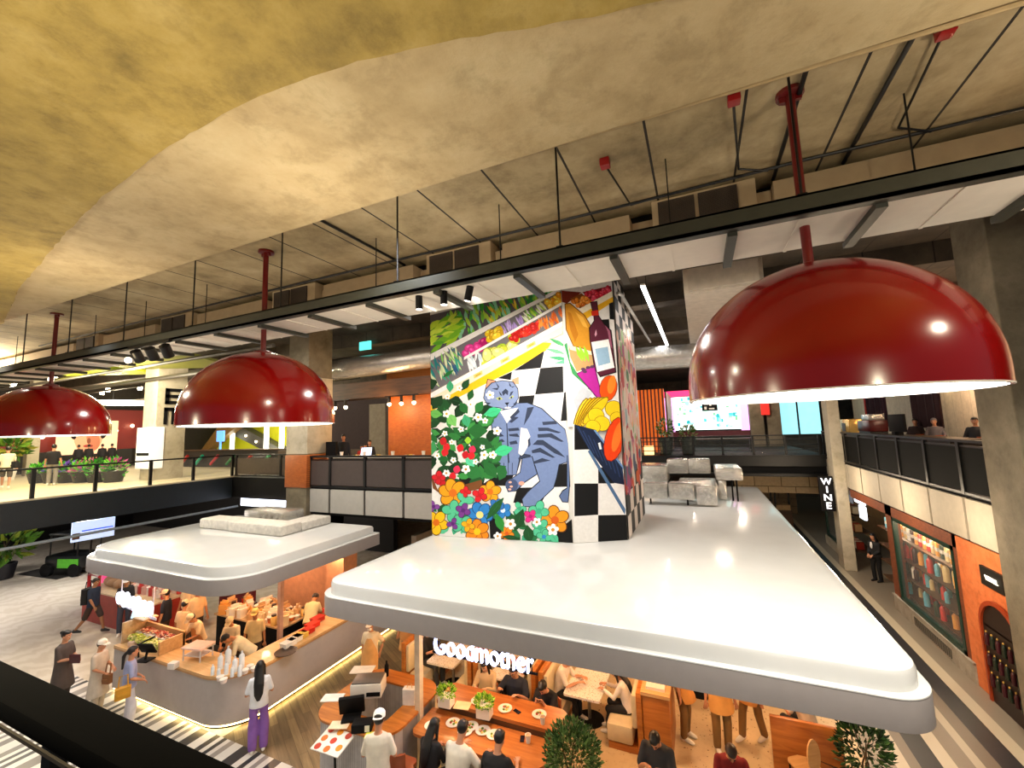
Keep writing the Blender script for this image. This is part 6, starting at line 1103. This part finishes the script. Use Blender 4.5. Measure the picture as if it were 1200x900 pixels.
t = thing('laptop', 'open laptop with a lit screen on the balcony bar', 'laptop', (-11.35, 12.0, 5.41), .3); MB().box(-.2, .2, -.14, .14, 0, .02).build('base', K['chrome'], t); b = MB().at((0, .14, .02), 0, -.25); b.box(-.2, .2, 0, .015, 0, .28); b.build('lid', emis('laptop_screen', 'cfe0ff', 1.6), t)
one('menu_stand', MB().box(-.25, .25, -.05, .05, 0, .55), K['blackm'], 'small black board on the balcony bar beside the concrete column', 'board', None, (-12.75, 11.8, 5.41))
for (x, y, c, l, hs) in ((-13.6, 13.2, '101624', 'waiter in navy standing at the balcony bar', 1.75), (-13.0, 13.6, 'a8281c', 'guest in red at the balcony bar', 1.3), (-12.6, 13.4, 'e8e0d8', 'guest in white at the balcony bar', 1.35), (-12.2, 13.2, '18181e', 'dark-haired guest in black at the balcony bar', 1.5)): person(l, (x, y, 4.4), (.6, -.8), hs, top=('long', c), bottom=('trousers', '15151a'), hair=('short', '120d0b'), fing=False)
for k, (x0, lab) in enumerate(((-11.3, 'before the orange tiled wall'), (-14.8, 'beside the concrete column'))):
    t = thing('track_light', 'black track with three bright spots ' + lab, 'track light', (x0, 13.2, 7.65), 0, 'track lights of the restaurant'); MB().box(-.1, 1.5, -.02, .02, .0, .04).build('track', K['black'], t)
    for i in range(3): MB().cyl((.1 + .6 * i, 0, 0), (.1 + .6 * i, 0, -.25), .06, n=10).build('can', K['black'], t); MB().at((.1 + .6 * i, 0, -.3)).sph((0, 0, 0), .075, 8, 6).build('bulb', emis('bulb', 'ffe2b0', 18), t)
one('exit_sign', MB().box(-.3, .3, -.03, .03, 0, .35), emis('exit_cyan', '5adcd0', 1.6), 'small glowing green exit sign over the dark beam', 'sign', None, PY(428, 410, 13.2))
# ---------------------------------------------------------------- left deck: bar, plants, escalator wall
struct('wall_deck', MB().box(-40.2, -40, 3, 30, 4.4, 10.4), mat('deck_dark', '2a2420', .8), cat='wall')
def LX(px, py, x=-39.6): return PX(px, py, x)
t = thing('bar_block', 'dark bar with red back wall at the far side of the left deck', 'bar', (-39.5, 13.8, 4.42)); MB().box(0, .6, -4, 3.5, 0, 1.3).build('counter', mat('bar_black', '1a1412', .5), t); MB().box(-.3, -.1, -4, 4.5, 1.3, 4.2).build('back_wall', emis('bar_red', '6a1410', .5), t)
t = thing('portrait_panel', 'backlit panel with a painted face behind the far bar', 'panel', (PX(102, 531, -38.9).x, PX(102, 531, -38.9).y, PX(102, 532, -38.9).z), PI / 2); MB().box(-1.6, 1.6, -.03, .03, 0, 2.3).build('panel', emis('panel_skin', 'f0c8a0', .9), t); b = MB(); b.keep = True
for c, pts in (('e8a880', ell(0, 1.15, .75, 1.1, 0, 20)), ('c87a58', ell(.25, .95, .35, .7, .2, 16)), ('2a1410', ell(-.3, 1.3, .24, .08, .1, 12)), ('2a1410', ell(.32, 1.3, .24, .08, -.1, 12)), ('a83a34', ell(0, .55, .26, .1, 0, 12)), ('8a4a34', ell(.02, .9, .1, .2, 0, 10)), ('1a0f0c', ell(0, 2.15, .85, .3, 0, 16)), ('1a0f0c', ell(-.85, 1.6, .2, .6, .2, 12)), ('1a0f0c', ell(.85, 1.6, .2, .6, -.2, 12))): lay[0] += 1; b.c(c).poly([(x, -.04 - lay[0] * .00002, z) for x, z in pts])
b.build('face', K['lits'], t)
for i, (px, py) in enumerate(((92, 530), (104, 529), (120, 527), (131, 531))): p = PX(px, py, -37.5); person(('first', 'second', 'third', 'last')[i] + ' dark guest from the left along the far bar counter', (p.x, p.y, 4.42), (-1, .1), 1.65, top=('long', '17141a'), bottom=('trousers', '17141a'), hair=('short', '120d0b'), fing=False)
for i in range(9): one('bar_light', MB().sph((0, 0, 0), .12, 8, 6), emis('bulb', 'ffe2b0', 18), 'small warm bulb shining on the red wall of the far bar', 'bulb', 'warm bulbs of the far bar', (-39.3, 9.8 + .95 * i, 6.6 + .35 * (i % 3)))
t = thing('ring_light', 'glowing white ring lamp over the far bar', 'lamp', (-33, 14.2, 8.6)); MB().lathe([(1.5, 0), (1.6, 0), (1.6, .14), (1.5, .14), (1.5, 0)], n=40, caps=False).build('ring', emis('ring_white', 'fff2dc', 5), t); MB().cyl((1.55, 0, .1), (1.55, 0, 1.6), .015, n=6).cyl((-1.55, 0, .1), (-1.55, 0, 1.6), .015, n=6).build('cable', K['black'], t)
# planted bed and planters on the deck
random.seed(21)
for i, (px, py, w_, c) in enumerate(((88, 560, .7, ('5ac83a', '8ae04a', '3a8a2a')), (103, 556, .7, ('3a9a2a', '6a4ac8', '8ae04a')), (117, 553, .8, ('2a7a24', '8a5ae0', '5ac83a')), (132, 549, .8, ('4ab83a', '8ae04a', 'c86a9a')), (146, 546, .9, ('3a9a2a', '6ad04a', '2a6a20')), (158, 540, .8, ('3a9a2a', '8ae04a', 'b84a8a')))):
    p = PZ(px, 566, 4.42); p.x = max(p.x, -34)
    t = thing('flower_tub', ('first', 'second', 'third', 'fourth', 'fifth', 'last')[i] + ' round tub of bright leaves along the deck, counted from the left', 'planter', (-28.8 + .84 * i, 9.3 + .2 * i, 4.42), 0, 'flower tubs on the deck'); MB().lathe([(.32, 0), (.45, .5), (.4, .5), (0, .45)], n=18, caps=False).build('tub', mat('tub_dark', '1a1416', .5), t); b = MB(); b.keep = True; leafball(b, (0, 0, .6), (w_ * .5, w_ * .5, .28 + .05 * i), 190, .2, c); tag(b.build('foliage', attrmat('leaf', .45, var=.3), t, smooth=False), kind='stuff')
tree('tall palm-like plant at the left end of the deck', (-33.5, 9.6, 4.42), 2.2, (.35, .6), (.6, .6, .5), 160, .45, ('4a7a24', '7aa83a', '2f5a1c', 'b0b04a'))
person('person in white shirt with a black shoulder bag walking on the left deck', (-26.6, 7.6, 4.42), (-.9, .3), 1.7, top=('tee', 'e0d8b8'), bottom=('shorts', '4a4034'), hair=('short', '120d0b'), fl=(-.1, .3, .08), fr=(.1, -.25, .12))
bag('black shoulder bag of the person in the white shirt on the deck', 'shoulder_bag', person.M @ V((.2, -.1, .98)), .3, '15151a', .16, .07, .14)
person('person in black shirt and grey trousers on the left deck', (-26.4, 8.9, 4.42), (-.8, .6), 1.72, top=('tee', '141016'), bottom=('trousers', '8a8478'), hair=('short', '120d0b'))
for i, y in enumerate((PX(36, 540, -36.5).y - 3,)): one('deck_post', MB().box(-.25, .25, -.25, .25, 0, 5.8), K['pale'], 'pale square post at the far side of the left deck left of the lit portrait', 'post', None, (-36.5 + 0 * i, y + 3.0, 4.42))
# yellow wall, slanted escalator and poster lights behind the middle lamp
YW = 24.0
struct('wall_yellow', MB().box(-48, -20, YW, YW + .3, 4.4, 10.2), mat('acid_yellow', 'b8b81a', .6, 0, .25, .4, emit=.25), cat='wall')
t = thing('escalator', 'grey escalator flank rising to the left across the yellow wall', 'escalator', (-33, YW - 1, 4.42)); b = MB(); b.c('5a5a58'); A = [(-6.5, .0, 4.4), (5.2, .0, -.1), (3.2, .0, -.1), (-6.5, 0, 3.2)]; vs = [b.v(p) for p in A]; v2 = [b.v((p[0], .8, p[2])) for p in A]; b.f(vs); b.f(v2[::-1])
for k in range(4): b.f((vs[k], v2[k], v2[(k + 1) % 4], vs[(k + 1) % 4]))
b.build('truss', mat('escalator_grey', '4c4c48', .5), t)
for k in range(7): MB().at((-5.4 + 1.3 * k, -.03, 3.55 - .52 * k)).sph((0, 0, 0), .09, 8, 6).build('lamp', emis('bulb', 'ffe2b0', 18), t)
t2 = thing('escalator', 'brown lower escalator flank rising to the right behind the sign column', 'escalator', (-39.6, YW - 2, 4.42)); b = MB(); A = [(-.2, 0, 0), (0, 0, 0), (7, 0, 3.6), (7, 0, 4.6), (5, 0, 4.6)]; vs = [b.v(p) for p in A]; v2 = [b.v((p[0], .6, p[2])) for p in A]; b.f(vs); b.f(v2[::-1])
for k in range(5): b.f((vs[k], v2[k], v2[(k + 1) % 5], vs[(k + 1) % 5]))
b.build('truss', mat('escalator_brown', '8a6a3a', .5), t2)
for i, (px, l) in enumerate(((230, 'left'), (272, 'second'), (312, 'third'), (330, 'right'))): p = PY(px, 520, YW - 1.5); one('tube_light', MB().box(-.22, .22, -.05, .05, -1.4, 1.4), emis('tube_warm', 'fffbe6', 6), l + ' upright tube light standing before the yellow wall', 'tube light', 'upright tube lights', (p.x, p.y, 4.42))
one('blue_screen', MB().box(-.4, .4, -.06, .06, .6, 1.4).box(-.05, .05, -.05, .05, -1.0, .6), emis('screen_blue', '5a9ae8', 1.6), 'small blue screen in front of the yellow wall', 'screen', None, V((PY(258, 527, 20).x, 20, 4.42)))
t = thing('deck_bar', 'dark bar block with stools of coloured tubes on the far deck', 'bar', (-27, 17.5, 4.42)); MB().box(-6, 5, -.4, .4, 0, 1.05).build('counter', mat('bar_black', '1a1412', .5), t); MB().box(-6, 5, -.5, .5, 1.05, 1.1).build('worktop', K['woodd'], t)
for k, c in enumerate(('b82a2a', '2ab89a', 'c83a4a', '2a8a5a', 'd8402a', '5ad08a')): MB().tube([(-5 + 1.6 * k, -.55, .2), (-4.2 + 1.6 * k, -.6, .75)], .09, 8).build('tube', mat('tube_' + c, c, .3), t)
struct('wall_link', MB().box(-20.5, -14.5, 15.4, 15.6, 4.4, 5.5), mat('link_brown', '5a4a3e', .6), cat='wall')
# ceiling pieces over the left deck
b = MB().c('b8b82a'); 
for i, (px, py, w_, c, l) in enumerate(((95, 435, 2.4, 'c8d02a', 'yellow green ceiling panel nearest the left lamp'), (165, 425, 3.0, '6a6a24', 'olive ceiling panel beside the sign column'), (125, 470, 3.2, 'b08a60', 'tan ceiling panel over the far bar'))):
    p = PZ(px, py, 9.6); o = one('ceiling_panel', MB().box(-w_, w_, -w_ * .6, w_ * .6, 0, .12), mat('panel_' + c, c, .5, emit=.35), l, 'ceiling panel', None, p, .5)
for i in range(10): one('ceiling_downlight', MB().lathe([(.09, 0), (.11, .06), (.11, .2)], n=12), K['downl'], 'small ceiling downlight over the left deck', 'downlight', 'downlights over the left deck', (-36 + 2.2 * (i % 5) + (i // 5), 9 + 4.2 * (i // 5) + .6 * (i % 2), 9.3))
t = thing('spot_cluster', 'trio of spotlights under the raft beside the sign column', 'spotlight', PZ(155, 412, 8.0)); MB().box(-.1, 1.3, -.03, .03, .05, .1).build('track', K['black'], t)
for k in range(3): b = MB().at((.1 + .5 * k, 0, 0), .5, .7); b.cyl((0, 0, 0), (0, 0, -.24), .09, n=12); b.build('can', K['black'], t)
b = MB().at((.1, -.0, -.2)); b.sph((0, -.1, 0), .06, 8, 6); b.build('bulb', emis('bulb', 'ffe2b0', 18), t)
for i, (y, z) in enumerate(((9.5, 9.3), (11, 9.1), (13, 9.35), (15.5, 9.0))): one('ceiling_pipe', MB().tube([(-44, y, z), (-15 if i % 2 else -13, y, z)], .07 + .03 * (i % 2), 8), mat('pipe_dark', '3a352e', .5, .3), ('thin near', 'stout second', 'thin third', 'stout far')[i] + ' pipe running under the left ceiling', 'pipe')
# ---------------------------------------------------------------- ground floor under the left bridge
struct('wall_under', MB().box(-40, -39.7, 3, 30, 0, 3.4), K['blackm'], cat='wall'); struct('wall_under', MB().box(-40, -15, 18, 18.3, 0, 3.4), mat('under_dark', '14110f', .8), cat='wall')
one('floor_mat', MB().box(-1.6, 1.6, -.6, .6, 0, .015), mat('mat_dark', '1c1a18', .9), 'dark mat on the pale floor under the left bridge', 'mat', None, (-29.3, 10.2, 0), .1)
tree('leafy palm in a dark pot under the left bridge', (-30.5, 8.9, 0), 2.3, (.45, .7), (.8, .8, .7), 150, .6, ('3a5a1a', '4f7a24', '243f12', '7a8a2a'), potc=mat('pot_dark', '101018', .5))
t = thing('signboard', 'bright blue white signboard with rows of glyphs under the left bridge', 'sign', PX(106, 632, -24), PI / 2 - .1); MB().box(-.6, .75, -.04, .04, 0, .8).build('board', emis('board_blue', 'c8dcff', .9), t); MB().box(-.58, -.35, -.05, -.04, .1, .35).build('picture', mat('board_brown', '6a4a34', .5), t); MB().box(-.3, .7, -.05, -.04, .38, .43).build('line', emis('board_line', '3a5ad8', 1), t); MB().box(.0, .06, -.02, .02, -2.2, 0).build('stand', K['black'], t)
t = thing('pink_banner', 'slim pink stand-up banner beside the red stall', 'banner', (-21.6, 9.0, 0)); MB().box(-.2, .2, -.02, .02, .1, 2.0).build('banner', emis('banner_pink', 'd83a7a', .8), t); MB().box(-.25, .25, -.15, .15, 0, .1).build('foot', K['blackm'], t)
t = thing('golf_cart', 'black cart with a green flank parked under the left bridge', 'cart', (-28.2, 10.6, 0), .3)
MB().box(-1.0, 1.0, -.6, .6, .35, .95, .12).build('body', mat('cart_black', '101214', .3), t); MB().box(-.2, .9, -.63, -.6, .4, .8).build('flank', mat('cart_green', '4a9a24', .4, emit=.2), t); MB().box(-.9, .8, -.55, .55, 1.85, 1.95, .04).build('roof', mat('cart_black', '101214', .3), t)
for x in (-.8, .7):
    for y in (-.5, .5): MB().cyl((x, y, .9), (x, y, 1.88), .03, n=8).build('pillar', K['black'], t)
    for y in (-.58, .58): MB().cyl((x, y - .08, .3), (x, y + .08, .3), .3, n=20).build('wheel', K['blackm'], t)
b = MB()
for k in range(7): one('ceiling_spot', MB().lathe([(.12, 0), (.12, .1)], n=12), K['downl'], 'small bright lamp under the left bridge', 'lamp', 'lamps under the left bridge', (-19.5 + .9 * k - (6 if k > 4 else 0), 14.5 + (k % 2), 3.2))
t = thing('back_machine', 'shiny dark machine glinting behind the smaller canopy', 'machine', (-16.2, 13.6, 0)); MB().box(-1.6, 1.8, -.5, .5, 0, 3.1, .1).build('case', mat('machine_black', '0c0c0e', .15, .5), t); MB().box(-1.4, 1.5, -.56, -.5, 2.6, 2.95).build('chrome_strip', K['chrome'], t)
one('light_row', MB().box(-1.5, 1.5, -.05, .05, 0, .35), emis('row_white', 'e6ecff', 4), 'row of glaring white lights beyond the smaller canopy', 'light', None, (-18.6, 13.3, 3.05), 0)
# red stall
t = thing('market_stall', 'red fronted stall heaped with packages behind the left kiosk', 'stall', (-18.6, 8.9, 0)); MB().box(-2.0, 2.3, -.9, .6, 0, 1.0).build('front', mat('stall_red', '9a2a1c', .5), t); MB().box(-2.02, 2.32, -.92, .62, 1.0, 1.05).build('worktop', mat('stall_top', 'd8c0a0', .5), t); MB().tube([(-1.9, -.8, 1.05), (-1.9, -.8, 1.5), (-1.2, -.8, 1.5), (-1.2, -.8, 1.05)], .05).build('hoop', mat('stall_hoop', 'b01a2a', .4), t)
for i in range(8): put('sack', lambda: (lambda t: (MB().sph((0, 0, .16), (.24, .18, .17), 12, 8).build('sack', mat('sack_brown', 'a8866a', .9), t), MB().lathe([(.06, .3), (.09, .38)], n=10).build('neck', mat('sack_brown', 'a8866a', .9), t), t)[2])(thing('sack', 'x', 'sack')), (-20.0 + .36 * (i % 4), 8.5 + .5 * (i // 4), 1.05), 'brown sack heaped on the left end of the red stall', 'brown sacks on the red stall', i)
for i in range(18):
    c, nm = (('d8a8a0', 'pink'), ('e8dcd8', 'white'), ('b83a3a', 'red'))[i % 3]
    put('pk' + c, lambda: mk_bag(c), (-18.3 + .22 * (i % 9), 8.5 + .45 * (i // 9), 1.05), f'{nm} package standing on the red stall behind the light sign', f'{nm} packages on the red stall', i * .7, 1.6)
struct('wall_maroon', MB().box(-16.0, -14.2, 9.9, 10.0, 0, 2.8), mat('maroon', '5a1422', .6), cat='wall')
# ================================================================ lights of the hall (kiosk and deck lights, unseen fill added near the ceiling)
for x, y in ((-3, 8.3), (-12, 8.3), (-5, 17), (1, 17)): light('AREA', (x, y, 9.45), 330, 'fff6ea', 1.0)  # unseen area fill added high under the ceiling
for x, y in ((-28, 8), (-34, 14), (-28, 20), (-24, 6), (-22, 9.3)): light('POINT', (x, y, 8.8), 880, 'fff0d0', .4)
for x, y in ((-24, 5), (-25, 9.5), (-31, 8)): light('POINT', (x, y, 3.2), 480, 'fff4ea', .3)
light('SPOT', (-17, 4.5, 9.0), 4200, 'fff4e8', .3, (0, -.25, 0), 1.3); light('SPOT', (-11.5, 4.2, 9.0), 420, 'eceeff', .3, (.1, 0, 0), 1.2); light('SPOT', (-3.5, 4.2, 9.0), 420, 'f2f6ff', .3, (.35, 0, 0), 1.5); light('SPOT', (3.8, 6, 9.0), 2200, 'fff0d8', .3, (.45, .1, 0), 1.5)  # unseen spots added to brighten the floors and canopies
for x, y, e in ((-3.5, .2, 230), (2.5, .5, 190), (-10, 0, 220)): light('POINT', (x, y, 6.6), e, 'fff0cc', .1)
for x in (-9.5, -4, 3.2): light('POINT', (x, 3.4, 7.6), 120, 'ffecd0', .03)  # unseen uplight points added to brighten the ceiling and beige slab
for px, py in ((491, 345), (520, 339), (551, 334)):
    p = PY(px, py, 4.95); d = V((p.x * .35 - 3.6, 10.5, 6.0)) - p; l = light('SPOT', p + d.normalized() * .25, 400, 'fff8f0', .06, None, 1.15, blend=.8); l.rotation_euler = d.to_track_quat('-Z', 'Y').to_euler()
for x, y in ((-5.6, 8.6), (-3.6, 7.2), (-1.5, 8.5), (0.8, 8.3), (-3.2, 10), (-.5, 11.5), (1, 10.5)): light('POINT', (x, y, 2.5), 75, 'ffd09a', .12)
for x, y in ((-12.5, 7.2), (-11, 8.2), (-12.8, 9.4), (-10.4, 9.8), (-14.5, 7.5)): light('POINT', (x, y, 2.7), 72, 'ffd2a4', .12)
for x, y in ((-11.5, 13), (-9, 13)): light('POINT', (x, y, 7.2), 110, 'ffc98a', .15)
for x, y in ((4.2, 12.5), (4.2, 16), (4.2, 20), (4.2, 25), (4, 30.5)): light('POINT', (x, y, 3.7), 120, 'ffe6c4', .2)
for y in (13.5, 17, 20.5): light('POINT', (8, y, 7.4), 150, 'ffd7b0', .2)
for x, y in ((0, 30), (-4, 28), (3, 30)): light('POINT', (x, y, 8), 260, 'ffe8d0', .3)
for x, y in ((-2, 14), (1.5, 21), (-20, 15)): light('POINT', (x, y, 9.2), 120, 'ffe8cc', .3)
SC.world.node_tree.nodes['Background'].inputs[1].default_value = .16
